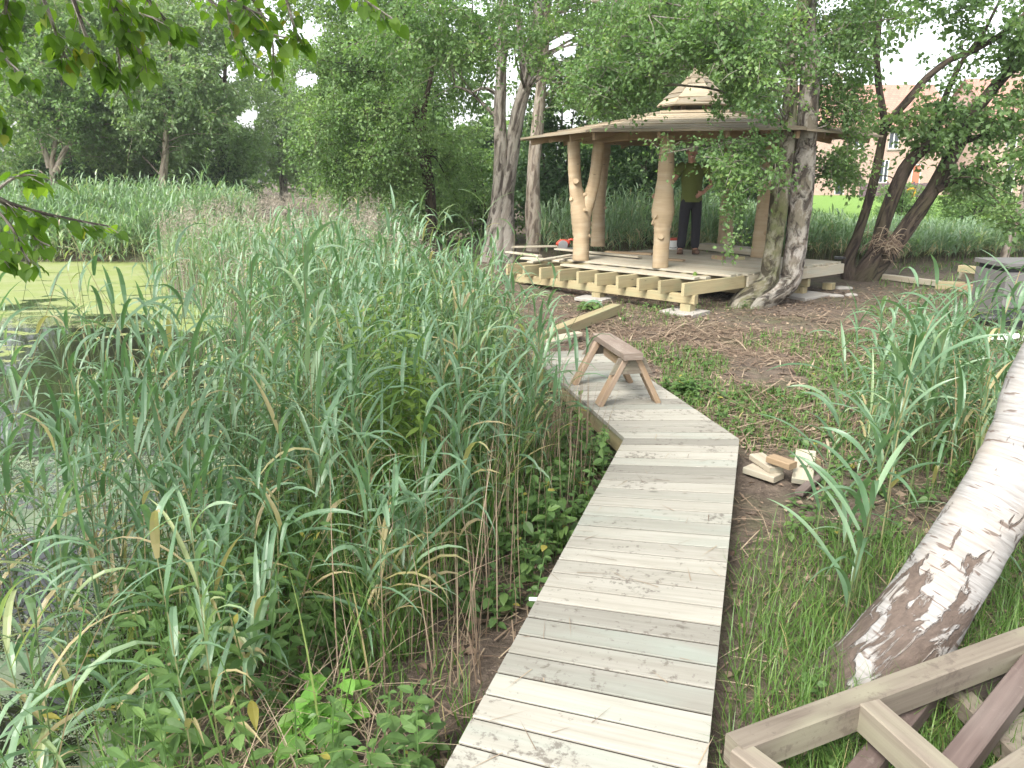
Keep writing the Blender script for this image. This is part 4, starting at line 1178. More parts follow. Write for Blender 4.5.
rng = np.random.default_rng(61)
b0 = np.array([-3.1, .9, float(gz(-3.1, .9))])
lime = empty('lime_tree', b0, 'lime tree with broad leaves whose branches hang in at the top left', 'tree')
mt = MB(); tube(mt, [b0 + (0, 0, -.4), b0 + (0, 0, 1), b0 + (.1, .1, 2.6), b0 + (.1, 0, 4.4), b0 + (0, 0, 6)], [.2, .16, .14, .11, .04], 20, 14, .08)
ml = MB()
fork = b0 + (.1, .1, 2.5)
def twig_path(pts, r, nl, size, seed, fr=.3):
    rg = np.random.default_rng(seed)
    tube(mt, pts, list(np.linspace(r, .0025, len(pts))), 14, 6, .03, 0, rg)
    Pc, _ = catmull(pts, [1] * len(pts), nl * 5)
    k = np.sort(rg.choice(np.arange(int(len(Pc) * fr), len(Pc)), nl, replace=False))
    base = Pc[k]; T = np.gradient(Pc, axis=0)[k]; T /= np.linalg.norm(T, axis=1)[:, None]
    side = np.cross(T, (0, 0, 1.)); side /= np.linalg.norm(side, axis=1)[:, None]
    sg = np.where(np.arange(nl) % 2, 1, -1)[:, None]
    A = T * .55 + side * sg * rg.uniform(.4, 1, (nl, 1)) + rg.normal(0, .25, (nl, 3)); A[:, 2] -= rg.uniform(.2, .8, nl)
    A /= np.linalg.norm(A, axis=1)[:, None]
    off = A * rg.uniform(.02, .05, (nl, 1))
    Nn = rg.normal(0, .35, (nl, 3)); Nn[:, 2] += .8
    lime_leaves(ml, base + off, A, Nn, size * rg.uniform(.65, 1.15, nl), rg.random(nl))
    for b, o in zip(base, off):
        tube(mt, [b, b + o], [.0015, .0012], 2, 3, 0, 0, rg, cap=False)


Yl = 2.3
def lt(pxs, Y=Yl): return [pt(x, y, Y + dy) for x, y, dy in pxs]
L0 = fork + np.array([0, 0, 0])
main = lt([(-60, -110, -.1), (60, -60, 0), (180, -45, .15), (300, -35, .4)])
twig_path([L0, L0 + (.5, .5, .5)] + main, .03, 26, .046, 1, .4)
for k, t in enumerate([
    [(10, -85, 0), (40, -10, 0), (58, 38, .02), (66, 58, .05)], [(50, -62, 0), (75, 5, 0), (92, 50, .05), (112, 72, .1)], [(70, -60, 0), (110, 0, .05), (138, 48, .1), (148, 72, .12)],
    [(120, -50, 0), (145, -5, .1), (168, 22, .15), (180, 26, .2)], [(-30, -98, 0), (-20, -10, 0), (0, 50, 0), (22, 74, 0)], [(160, -46, .1), (200, -8, .25), (240, 22, .35), (285, 38, .4)],
    [(200, -45, .2), (228, -5, .3), (250, 10, .3), (262, 14, .4)], [(250, -40, .3), (280, -15, .45), (292, 20, .45), (298, 40, .5)], [(300, -35, .4), (335, -25, .5), (365, 0, .6), (392, 18, .6)],
    [(-60, -110, 0), (-45, 20, -.05), (-22, 90, -.1), (0, 128, -.1)], [(20, -80, 0), (8, -10, .0), (2, 30, .05), (-8, 60, .1)], [(60, -60, 0), (100, -20, 0), (128, 8, .05), (160, 20, .1)],
    [(90, -55, .0), (108, -10, .06), (118, 40, .1), (120, 90, .12)], [(220, -42, .2), (252, -2, .5), (272, 40, .7), (272, 78, .8)], [(240, -40, .3), (228, 10, .7), (240, 50, .8), (262, 70, .9)]]):
    twig_path(lt(t), .008, 26 if k in (5, 6, 7, 8) else 32, .047 if k not in (13, 14) else .042, 10 + k, .25)
# lower branch
low = lt([(-140, 120, -.2), (-60, 165, -.2), (0, 200, -.1), (50, 215, 0), (108, 226, .1)])
twig_path([fork + (-.05, -.05, -.6), fork + (.2, .3, -.5)] + low, .018, 34, .046, 41, .62)
for k, t in enumerate([[(-20, 192, -.1), (10, 225, -.1), (22, 250, -.1), (30, 262, -.1)], [(-10, 197, -.1), (10, 180, -.1), (28, 175, -.1), (46, 178, 0)], [(-40, 180, -.15), (-20, 220, -.15), (-5, 250, -.15), (5, 262, -.15)], [(0, 200, -.1), (18, 215, 0), (35, 238, 0), (50, 246, 0)]]):
    twig_path(lt(t), .005, 15, .046, 51 + k, .3)
# rest of its crown, above and behind the camera
rngc = np.random.default_rng(77)
C = ellipsoid_pts([((-3.1, .6, 5.2), (2.0, 2.0, 1.6), 70)], rngc)
mt.build('trunk', M['bark_brown'], lime, b0, smooth=True)
sp_mb = ml
sprays(sp_mb, C, .5 * rngc.uniform(.7, 1.2, len(C)), 7, 10, .08, .07, rngc, .4)
ml.build('crown', M['leaf_lime'], lime, b0)
# ------------------------------------------------------------------ reeds and ground cover
def strips(mb, P0, az, elev, L, W, droop, rows, rnd, mat=0, fold=.0, prof='reed', twist=None):
    """arching blades: start P0, azimuth az, start elevation, length, width; vectorised"""
    n = len(P0)
    t = np.linspace(0, 1, rows)
    el = elev[:, None] - droop[:, None] * (t[None] ** 1.3)
    ds = L[:, None] / (rows - 1)
    hx = np.cos(el) * ds; hz = np.sin(el) * ds
    X = np.concatenate([np.zeros((n, 1)), np.cumsum(hx[:, :-1], 1)], 1); Z = np.concatenate([np.zeros((n, 1)), np.cumsum(hz[:, :-1], 1)], 1)
    ca, sa = np.cos(az)[:, None], np.sin(az)[:, None]
    C = np.stack([P0[:, 0:1] + X * ca, P0[:, 1:2] + X * sa, P0[:, 2:3] + Z], -1)
    if prof == 'reed': w = np.interp(t, [0, .12, .35, .7, 1], [.45, .85, 1, .65, .04])
    elif prof == 'grass': w = np.interp(t, [0, .5, 1], [1, .8, .06])
    else: w = np.interp(t, [0, .2, .5, .8, 1], [.1, .85, 1, .6, .04])
    tw = np.zeros(n) if twist is None else twist
    twt = tw[:, None] * t[None]
    sx = -sa * np.cos(twt); sy = ca * np.cos(twt); sz = np.sin(twt) * np.ones_like(sx)
    side = np.stack([sx, sy, sz], -1) * (W[:, None] * w[None] * .5)[..., None]
    if fold:
        V = np.stack([C - side + np.array([0, 0, 1]) * (W[:, None] * w[None] * fold)[..., None], C, C + side + np.array([0, 0, 1]) * (W[:, None] * w[None] * fold)[..., None]], 2).reshape(-1, 3)
        k = 3
    else:
        V = np.stack([C - side, C + side], 2).reshape(-1, 3); k = 2
    f = []
    for r in range(rows - 1):
        for c in range(k - 1):
            a = r * k + c; f.append((a, a + 1, a + k + 1, a + k))
    F = (np.arange(n)[:, None, None] * (rows * k) + np.array(f)[None]).reshape(-1, 4)
    mb.add(V, F, None, np.repeat(rnd, len(f)), mat)


WIND = .35      # azimuth the reed blades stream towards


def reeds(mb, B, H, rng, nleaf=9, rows=6, Lm=.42, Wm=.026, lean=.12, dry=0.0, fold=.18, stem_r=.0035, t0=.28, windk=.38, shade=None):
    n = len(B)
    az = rng.uniform(0, 6.28, n); lv = np.abs(rng.normal(0, lean, n)) * H
    wl = rng.normal(.05, .05, n) * H
    D = np.column_stack([np.cos(az) * lv + wl, np.sin(az) * lv, np.zeros(n)])
    # stems: three sided
    ts = np.linspace(0, 1, 4); ring = np.array([[1, 0], [-.5, .87], [-.5, -.87]])
    V = []
    for t in ts:
        c = B + D * (t * t) + np.column_stack([np.zeros(n), np.zeros(n), H * t])
        for q in ring:
            V.append(c + np.array([q[0], q[1], 0]) * stem_r * (1 - .6 * t))
    V = np.stack(V, 1).reshape(-1, 3)
    f = [(r * 3 + k, r * 3 + (k + 1) % 3, r * 3 + 3 + (k + 1) % 3, r * 3 + 3 + k) for r in range(3) for k in range(3)]
    F = (np.arange(n)[:, None, None] * 12 + np.array(f)[None]).reshape(-1, 4)
    srn = np.clip(rng.random(n) * .9, 0, 1)
    mb.add(V, F, None, np.repeat(srn, 9), 1)
    # blades
    t = np.tile(np.linspace(t0, .97, nleaf), n) + rng.normal(0, .03, n * nleaf); t = np.clip(t, .1, 1)
    i = np.repeat(np.arange(n), nleaf)
    P0 = B[i] + D[i] * (t * t)[:, None]; P0[:, 2] += H[i] * t
    a = rng.uniform(0, 6.28, n)[i] + np.tile(np.arange(nleaf) * PI, n) + rng.normal(0, .4, n * nleaf)
    vx = np.cos(a) * (1 - windk) + math.cos(WIND) * windk * rng.uniform(.2, 1.2, len(a)); vy = np.sin(a) * (1 - windk) + math.sin(WIND) * windk * rng.uniform(-.6, .8, len(a))
    a = np.arctan2(vy, vx)
    L = Lm * rng.uniform(.6, 1.25, len(a)) * np.interp(t, [.1, .4, .8, 1], [.7, 1, 1, .65])
    W = Wm * rng.uniform(.6, 1.25, len(a))
    el = rng.normal(1.0, .24, len(a)) + (t - .6) * .4
    dr = np.abs(rng.normal(1.5, .65, len(a)))
    base = np.clip(rng.random(n)[i] * .36 + rng.random(len(a)) * .34 + (.22 + .30 * fnoise(B[:, 0], B[:, 1], 1.9, 88))[i], 0, .93)
    low = (t < .42) & (rng.random(len(a)) < .35 + dry)
    rn = np.where(low, rng.uniform(.95, 1, len(a)), base)
    rn = np.where(rng.random(len(a)) < .012 + dry * .3, rng.uniform(.93, 1, len(a)), rn)
    strips(mb, P0, a, el, L, W, dr, rows, rn, 0, fold, 'reed', rng.normal(0, .5, len(a)))


def scatter(rng, n, x0, x1, y0, y1, cond):
    x = rng.uniform(x0, x1, n); y = rng.uniform(y0, y1, n)
    k = cond(x, y); x, y = x[k], y[k]
    return np.column_stack([x, y, gz(x, y)])


def walk_left(y):   # left edge of the boardwalk (and of the trodden strip beyond it)
    return np.interp(y, [0, 1.88, 4.77, 7.2, 8.4, 9.6, 11, 12.5, 14], [-.8, -.2, .74, .14, -.2, -.7, -1.2, -1.75, -2.2])


def in_water(x, y): return np.interp(y, SY, SX) - x          # > 0 on the pond side


rng = np.random.default_rng(101)
# -- near bed, pond side
mbr = MB()
GW = at(392, 520, 0) + (0, .15, 0)
def c_near(x, y):
    d = walk_left(y) - x
    edge = np.interp(y, [1.0, 2.0, 2.6, 3.2, 4.2, 5, 7, 9], [1.0, .62, .5, .42, .42, .5, .42, .3])
    w = in_water(x, y)
    dens = np.where(w > 0, np.interp(w, [0, .6, 1.4, 2.2, 3.2], [1, .8, .55, .3, .06]) * np.where(y > 5, np.interp(w, [.1, .9], [.9, .07]), 1), 1)
    dens = dens * np.interp(fnoise(x, y, 1.5, 9), [-.6, 0, .5], [.25, .7, 1.0]) * np.interp(y, [1.2, 1.9, 2.6], [.0, .3, 1])
    dens = np.where((y < 3.2) & (w > -.2) , dens * .9, dens)
    gap = np.minimum(np.hypot(x - GW[0], y - GW[1]), np.hypot(x - GW[0] * .93, y - GW[1] + .3)) < .24
    return (d > edge) & (rng.random(len(x)) < dens) & ~gap
B = scatter(rng, 3700, -5.5, .6, 1.2, 9.0, c_near)
H = rng.normal(1.03, .29, len(B)) * np.interp(B[:, 1], [1.5, 2.6, 4, 9], [.78, .9, 1.04, 1.0]) - np.minimum(0, B[:, 2]) * .75
H *= np.interp(walk_left(B[:, 1]) - B[:, 0], [.35, .75, 1.4], [.66, .92, 1.0])
near = B[:, 1] < 4.2
reeds(mbr, B[near], H[near], rng, 11, 7, .35, .022, .18, .12)
reeds(mbr, B[~near], H[~near], rng, 11, 6, .32, .021, .19, .10)
tag(mbr.build('reed_bed', [M['reed_leaf'], M['reed_stem']], None), kind='stuff')
# reed field running back to the far gap
mbr = MB()
def c_mid(x, y):
    return (x < walk_left(y) - .15) & (in_water(x, y) < .3) & (rng.random(len(x)) < np.interp(fnoise(x, y, 1.0, 10), [-.6, 0, .6], [.3, .75, 1.0]))
B = scatter(rng, 3000, -9, .4, 9, 15.5, c_mid)
H = rng.normal(.92, .18, len(B)) * np.interp(walk_left(B[:, 1]) - B[:, 0], [.1, .8, 1.5], [.5, .85, 1]) * np.interp(B[:, 1], [9, 12, 15.5], [1, .9, .8]) - np.minimum(0, B[:, 2]) * .6
reeds(mbr, B, H, rng, 9, 5, .32, .022, .14, .05)
def c_far(x, y):
    path = ((x > -9.2) & (x < -5.0) & (y > 20.5)) | (np.abs(x + 4.7 + .055 * (y - 16) * 5) < 1.0) & (y > 16.5)
    return (x < -1.2 - .06 * y) & (x > -8.8 - .25 * (y - 18)) & ~path & (rng.random(len(x)) < .8) & (in_water(x, y) < .6)
B = scatter(rng, 3200, -14, -1.2, 15.5, 30, c_far)
H = rng.normal(.72, .2, len(B))
reeds(mbr, B, H, rng, 8, 4, .34, .03, .14, .08, fold=0)
B = scatter(rng, 26000, -14, -.4, 8.0, 30, lambda x, y: (x < walk_left(y) - .35) & (x < -.2 - .10 * (y - 9)) & (x > -8.8 - .25 * (y - 18)) & (in_water(x, y) < .7) & ~(((x > -9.2) & (x < -5.0) & (y > 20.5)) | ((np.abs(x + 4.7 + .055 * (y - 16) * 5) < 1.0) & (y > 16.5))) & (fnoise(x, y, 1.2, 61) > -.25))
n = len(B)
strips(mbr, B, rng.uniform(0, 6.28, n), rng.normal(1.35, .12, n), rng.uniform(.5, 1.05, n) * np.interp(B[:, 1], [8, 14, 30], [1.1, 1, .8]), rng.uniform(.008, .018, n) * np.interp(B[:, 1], [8, 30], [.9, 2]), np.abs(rng.normal(.7, .35, n)), 5, np.clip(rng.beta(2, 2, n) * .95 + (rng.random(n) < .07) * .4, 0, 1), 0, 0, 'grass')
tag(mbr.build('reed_field', [M['reed_light'], M['reed_stem']], None), kind='stuff')

# far bank of the pond
mbr = MB()
B = scatter(rng, 4800, -19.5, -6.8, 17.9, 23.5, lambda x, y: (in_water(x, y) > -1.2) & (water_amt(x, y) < .75))
H = rng.normal(1.12, .2, len(B)) * np.interp(fnoise(B[:, 0], B[:, 1], 1.1, 77), [-.6, 0, .6], [.55, .95, 1.2])
reeds(mbr, B, H, rng, 10, 4, .40, .036, .16, .03, fold=0)
tag(mbr.build('far_bank_reeds', [M['reed_light'], M['reed_stem']], None), kind='stuff')
# behind the pavilion and on the lawn edge
mbr = MB()
B = scatter(rng, 3600, .6, 12.0, 15.3, 20.0, lambda x, y: (y > 15.4 + .3 * np.maximum(0, x - 7)) & (rng.random(len(x)) < np.interp(x, [.6, 3.5, 5, 12], [.35, .5, 1, 1])))
H = rng.normal(1.45, .2, len(B)) * np.interp(B[:, 0], [0, 4, 5.2, 6.2, 7.5, 12], [.7, .8, .66, .56, .36, .3])
reeds(mbr, B, H, rng, 9, 4, .38, .032, .15, .04, fold=0)
tag(mbr.build('reeds_behind_deck', [M['reed_light'], M['reed_stem']], None), kind='stuff')

# feathery seed heads over the reed field
mbp = MB()
B = scatter(rng, 1700, -8.5, -.6, 8.5, 24, lambda x, y: (x < walk_left(y) - .4) & (in_water(x, y) < .5) & (fnoise(x, y, 2.1, 21) > .1))
n = len(B); per = 46
h = rng.normal(1.0, .12, n)
C = B + np.column_stack([np.zeros(n), np.zeros(n), h])
P = np.repeat(C, per, 0) + rng.normal(0, 1, (n * per, 3)) * (.06, .06, .085)
A = rand_unit(rng, n * per); A[:, 2] = np.abs(A[:, 2]); A[:, 0] += .4
A /= np.linalg.norm(A, axis=1)[:, None]
leaf_quads(mbp, P, A, rand_unit(rng, n * per), .055, .012, rng.random(n * per))
V = np.stack([B - (.004, 0, 0), B + (.004, 0, 0), C + (.003, 0, 0), C - (.003, 0, 0)], 1).reshape(-1, 3)
mbp.add(V, np.arange(n * 4).reshape(-1, 4), None, .2)
tag(mbp.build('seed_heads', M['reed_plume'], None), kind='stuff')

# stiff dry stalks at the walkway edge and bent straw in the corner
mbs = MB()
B = scatter(rng, 2200, -2.4, .6, 2.4, 7.5, lambda x, y: (walk_left(y) - x > .14) & (walk_left(y) - x < .8))
n = len(B)
strips(mbs, B, rng.uniform(0, 6.28, n), rng.normal(1.42, .14, n), rng.uniform(.25, .95, n), np.full(n, .006), np.abs(rng.normal(.15, .15, n)), 4, rng.uniform(.2, 1, n), 0, 0, 'grass')
B = scatter(rng, 900, -1.5, -.1, 1.5, 2.9, lambda x, y: (walk_left(y) - x > .1) & (np.hypot((x + .95) / .55, (y - 2.0) / .42) < 1.2))
n = len(B); B[:, 2] += rng.uniform(.0, .10, n)
strips(mbs, B, rng.uniform(0, 6.28, n), rng.normal(.35, .3, n), rng.uniform(.15, .6, n), np.full(n, .0038), rng.normal(.7, .3, n), 5, rng.uniform(.3, 1, n), 0, 0, 'grass')
B = scatter(rng, 60, -1.7, -.8, 2.4, 3.6, lambda x, y: x < 10)
n = len(B)
strips(mbs, B, rng.normal(-.4, .5, n), rng.normal(1.1, .2, n), rng.uniform(.6, 1.1, n), np.full(n, .010), np.abs(rng.normal(.7, .3, n)), 6, rng.uniform(.5, 1, n), 0, 0, 'grass')
tag(mbs.build('dead_stalks', M['straw'], None), kind='stuff')


# litter of cut reed on the trodden ground
def on_walk(x, y):
    l = np.interp(y, [0, 1.88, 4.77, 7.3], [-.8, -.2, .74, .12]); r = np.interp(y, [0, 1.88, 4.75, 7.4], [0.0, .58, 1.49, .92])
    return (x > l - .02) & (x < r + .03) & (y < 7.45)
mbl = MB()
def lit(n, x0, x1, y0, y1, cond, lo, hi, w, dense_seed=None):
    B = scatter(rng, n, x0, x1, y0, y1, lambda x, y: ~on_walk(x, y) & cond(x, y)); n = len(B)
    B[:, 2] += rng.uniform(.002, .03, n)
    strips(mbl, B, rng.uniform(0, 6.28, n), rng.normal(.03, .10, n), rng.uniform(lo, hi, n), w * rng.uniform(.5, 1.5, n), rng.normal(.08, .2, n), 4, np.clip(rng.normal(.42, .28, n), 0, 1), 0, 0, 'grass')
lit(22000, .5, 7.5, 2.0, 12.5, lambda x, y: (fnoise(x, y, .9, 31) > -.35) & (rng.random(len(x)) < np.interp(y, [2, 5, 9, 12], [.5, 1, 1, .4])), .08, .35, .006)
lit(8000, .5, 6.5, 5.2, 9.4, lambda x, y: fnoise(x, y, 1.2, 32) > .05, .12, .5, .009)
lit(5000, -1.3, .8, 1.4, 8.5, lambda x, y: (walk_left(y) - x < .9) & (walk_left(y) - x > 0), .06, .3, .006)
lit(1600, -1.0, 2.6, 7.4, 12, lambda x, y: x > walk_left(y) - .3, .06, .3, .007)
lit(3500, .6, 6.5, 4.6, 9.6, lambda x, y: fnoise(x, y, 1.0, 33) > -.1, .15, .45, .016)
n = 90; t = rng.uniform(-2.5, 4.5, n); s = rng.uniform(.03, .97, n)
q = np.array([RC[0] * 1., RC[1]])[None] + np.where(t[:, None] > 0, dR1[None] * np.abs(t)[:, None] * .9, dR2[None] * np.abs(t)[:, None]) + (LC - RC)[None] * s[:, None]
B = np.column_stack([q, np.full(n, ZW + .005)])
strips(mbl, B, rng.uniform(0, 6.28, n), np.zeros(n), rng.uniform(.02, .16, n), rng.uniform(.0015, .0045, n), np.zeros(n), 3, rng.uniform(0, .8, n), 0, 0, 'grass')
tag(mbl.build('cut_reed_litter', M['straw'], None), kind='stuff')

# fallen leaves, clods and wood chips trodden into the soil
mbf = MB()
B = scatter(rng, 7500, -.8, 7.5, 2.0, 12.5, lambda x, y: ~on_walk(x, y) & (x > walk_left(y) - .6) & (fnoise(x, y, 1.5, 35) > -.4)); n = len(B)
B[:, 2] += rng.uniform(.004, .02, n)
A = np.column_stack([rng.normal(0, 1, n), rng.normal(0, 1, n), rng.normal(0, .15, n)]); A /= np.linalg.norm(A, axis=1)[:, None]
Nn = rng.normal(0, .3, (n, 3)); Nn[:, 2] += 1
s = rng.uniform(.5, 1.2, n)
leaf_quads(mbf, B, A, Nn, .055 * s, .036 * s, rng.random(n) * .75)
B = scatter(rng, 2600, -.6, 5.5, 8.2, 11.6, lambda x, y: rng.random(len(x)) < np.exp(-np.abs((x - 2.25) * .68 + (y - 9.85) * .73 + .35) * 1.6)); n = len(B)
B[:, 2] += rng.uniform(.004, .015, n)
A = np.column_stack([rng.normal(0, 1, n), rng.normal(0, 1, n), rng.normal(0, .2, n)]); A /= np.linalg.norm(A, axis=1)[:, None]
Nn = rng.normal(0, .4, (n, 3)); Nn[:, 2] += 1
leaf_quads(mbf, B, A, Nn, .035, .014, .8 + .2 * rng.random(n))
tag(mbf.build('leaf_litter', M['straw'], None), kind='stuff')
mbc = MB()
for k in range(520):
    x, y = rng.uniform(.6, 6.5), rng.uniform(2.4, 12)
    if on_walk(np.array(x), np.array(y)): continue
    r_ = rng.uniform(.012, .045); V, F = blob(np.array([x, y, float(gz(x, y)) + r_ * .2]), (r_ * 1.3, r_, r_ * .7), rng.uniform(0, 9), amp=.35); mbc.add(V, F)
tag(mbc.build('soil_clods', M['clod'], None), kind='stuff')

# grass
mbg = MB()
def grass(n, x0, x1, y0, y1, cond, hlo, hhi, w):
    B = scatter(rng, n, x0, x1, y0, y1, lambda x, y: ~on_walk(x, y) & cond(x, y)); n = len(B)
    strips(mbg, B, rng.uniform(0, 6.28, n), rng.normal(1.2, .22, n), rng.uniform(hlo, hhi, n), w * rng.uniform(.6, 1.3, n), np.abs(rng.normal(.9, .5, n)), 5, np.clip(rng.beta(2, 2.4, n) + (rng.random(n) < .05) * .5, 0, 1), 0, 0, 'grass')
rightof = lambda y: np.interp(y, [0, 1.88, 4.75, 7.4], [0, .58, 1.49, .92])
grass(22000, .5, 2.9, 1.6, 3.6, lambda x, y: (x - rightof(y) > .02) & (rng.random(len(x)) < np.interp(x - rightof(y), [0, .25, .9, 2], [.35, .8, 1, .7]) * np.interp(y, [1.6, 2.9, 3.6], [1, .7, .15])), .06, .27, .0042)
grass(3800, 1.4, 4.5, 3.2, 5.6, lambda x, y: (x - rightof(y) > .25) & (fnoise(x, y, 1.6, 41) > -.1), .06, .22, .007)
grass(34000, 1.2, 7.0, 4.6, 10.8, lambda x, y: (x - rightof(y) > .15) & (fnoise(x, y, 1.3, 42) > -.12) & (rng.random(len(x)) < np.interp(y, [7, 9.5], [1, .22])), .03, .13, .009)
grass(500, -.3, 2.4, 8.5, 10.5, lambda x, y: (fnoise(x, y, 1.9, 43) > .45), .03, .1, .009)
grass(5000, -1.6, .5, 1.6, 6, lambda x, y: (walk_left(y) - x > .05) & (walk_left(y) - x < 1.2) & (fnoise(x, y, 2.2, 44) > -.2), .05, .24, .006)
grass(3000, 6, 13, 11, 17, lambda x, y: fnoise(x, y, .8, 45) > -.2, .06, .2, .014)
# fine green grass among the reeds on the pond side
B = scatter(rng, 16000, -4.2, .4, 1.5, 8.5, lambda x, y: (walk_left(y) - x > .45) & (in_water(x, y) < .5) & (fnoise(x, y, 1.8, 46) > -.25)); n = len(B)
strips(mbg, B, rng.uniform(0, 6.28, n), rng.normal(1.3, .15, n), rng.uniform(.3, .95, n), rng.uniform(.004, .009, n), np.abs(rng.normal(.9, .5, n)), 6, np.clip(rng.beta(2, 2.2, n) + (rng.random(n) < .05) * .5, 0, 1), 0, 0, 'grass')
tag(mbg.build('grass', M['grass'], None), kind='stuff')
# lawn blades at the near edge of the lawn
mbg = MB()
B = scatter(rng, 9000, 6, 24, 20.5, 33, lambda x, y: x > 5); n = len(B)
strips(mbg, B, rng.uniform(0, 6.28, n), rng.normal(1.3, .2, n), rng.uniform(.08, .25, n), rng.uniform(.02, .04, n), np.abs(rng.normal(.7, .4, n)), 3, rng.uniform(.3, .9, n), 0, 0, 'grass')
tag(mbg.build('long_lawn_grass', M['grass'], None), kind='stuff')


# low broad leaved plants
def weeds(mb, B, H, rng, nl, L, W, mat=0):
    n = len(B); i = np.repeat(np.arange(n), nl)
    t = np.tile(np.linspace(.25, 1, nl), n)
    D = rng.normal(0, .12, (n, 2)) * H[:, None]
    P = B[i].copy(); P[:, 0] += D[i, 0] * t; P[:, 1] += D[i, 1] * t; P[:, 2] += H[i] * t
    a = np.tile(np.arange(nl) * 2.4, n) + rng.uniform(0, 6.28, n)[i]
    A = np.column_stack([np.cos(a), np.sin(a), rng.normal(.05, .3, len(a))]); A /= np.linalg.norm(A, axis=1)[:, None]
    Nn = rng.normal(0, .25, A.shape); Nn[:, 2] += 1
    s = rng.uniform(.6, 1.25, len(a)) * np.interp(t, [.25, .6, 1], [1, 1, .6])
    leaf_oval(mb, P, A, Nn, L * s, W * s, np.clip(rng.random(n)[i] * .6 + rng.random(len(a)) * .35 + (rng.random(len(a)) < .02), 0, 1), mat)
    w = .0025
    T = B.copy(); T[:, 0] += D[:, 0]; T[:, 1] += D[:, 1]; T[:, 2] += H
    V = np.stack([B - (w, 0, 0), B + (w, 0, 0), T + (w, 0, 0), T - (w, 0, 0)], 1).reshape(-1, 3)
    mb.add(V, np.arange(n * 4).reshape(-1, 4), None, .3, mat)


mbw = MB()
B = scatter(rng, 3200, -3.0, .7, 1.6, 7.2, lambda x, y: (walk_left(y) - x > .05) & (walk_left(y) - x < 2.2) & (fnoise(x, y, 1.7, 51) > -.05) & (in_water(x, y) < .3))
weeds(mbw, B, rng.uniform(.08, .45, len(B)), rng, 9, .075, .045)
B = scatter(rng, 1700, -4.5, .2, 4.5, 9.5, lambda x, y: (walk_left(y) - x > .4) & (fnoise(x, y, 1.4, 52) > .05) & (in_water(x, y) < .3))
weeds(mbw, B, rng.uniform(.6, 1.12, len(B)), rng, 18, .095, .04)
B = scatter(rng, 900, -2.6, .3, 1.5, 4.2, lambda x, y: (walk_left(y) - x > .06) & (walk_left(y) - x < 1.5) & (fnoise(x, y, 2.6, 57) > -.15))
weeds(mbw, B, rng.uniform(.05, .30, len(B)), rng, 8, .06, .04)
B = scatter(rng, 420, -4.0, -.8, 1.6, 4.2, lambda x, y: (walk_left(y) - x > .7) & (in_water(x, y) < .8))
weeds(mbw, B, rng.uniform(.35, .75, len(B)), rng, 13, .10, .035)
B = scatter(rng, 1100, .7, 4.2, 1.6, 5.0, lambda x, y: (x - rightof(y) > .3) & (fnoise(x, y, 2.0, 53) > .1))
weeds(mbw, B, rng.uniform(.04, .18, len(B)), rng, 7, .045, .03)
B = scatter(rng, 2600, 1.3, 6.5, 4.6, 10.5, lambda x, y: (x - rightof(y) > .2) & (fnoise(x, y, 1.3, 42) > .02) & (rng.random(len(x)) < np.interp(y, [6.5, 9], [.7, .12])))
weeds(mbw, B, rng.uniform(.03, .12, len(B)), rng, 6, .055, .04)
tag(mbw.build('low_weeds', M['leaf_weed'], None), kind='stuff')


mbw = MB()
B = scatter(rng, 420, -3.2, .2, 3.6, 8.5, lambda x, y: (walk_left(y) - x > .55) & (fnoise(x, y, 1.6, 58) > .12) & (in_water(x, y) < .2))
weeds(mbw, B, rng.uniform(.85, 1.2, len(B)), rng, 22, .085, .032)
tag(mbw.build('tall_weeds', M['leaf_weed'], None), kind='stuff')


# single plants that stand out
def single_weed(name, label, p, n, H, nl, L, W, m, seed, spread):
    rg = np.random.default_rng(seed)
    B = np.column_stack([p[0] + rg.normal(0, spread, n), p[1] + rg.normal(0, spread, n), np.zeros(n)]); B[:, 2] = gz(B[:, 0], B[:, 1])
    mb = MB(); weeds(mb, B, H * rg.uniform(.7, 1.15, n), rg, nl, L, W)
    o = mb.build(name, m, None, (p[0], p[1], float(gz(p[0], p[1]))))
    return tag(o, label, 'plant')
q = at(326, 742, -.05)
single_weed('bright_weed', 'bright light green broad leaved seedling among straw at the bottom edge', q, 9, .2, 7, .085, .07, M['leaf_bright'], 5, .06)
q = at(392, 520, 0)
single_weed('yellow_green_weed', 'tall yellowish green weed standing among the reeds mid left', q + (0, .15, 0), 18, 1.12, 36, .10, .036, M['leaf_gold'], 6, .11)
q = at(690, 392, 0)
single_weed('nettle_clump', 'small dark green nettle clump right of the sawhorse', q, 26, .13, 8, .07, .05, M['leaf_weed'], 7, .10)
q = at(596, 330, 0)
single_weed('dock_seedling', 'single small green plant in bare soil before the deck joists', at(593, 312, 0), 10, .14, 8, .08, .05, M['leaf_weed'], 8, .07)


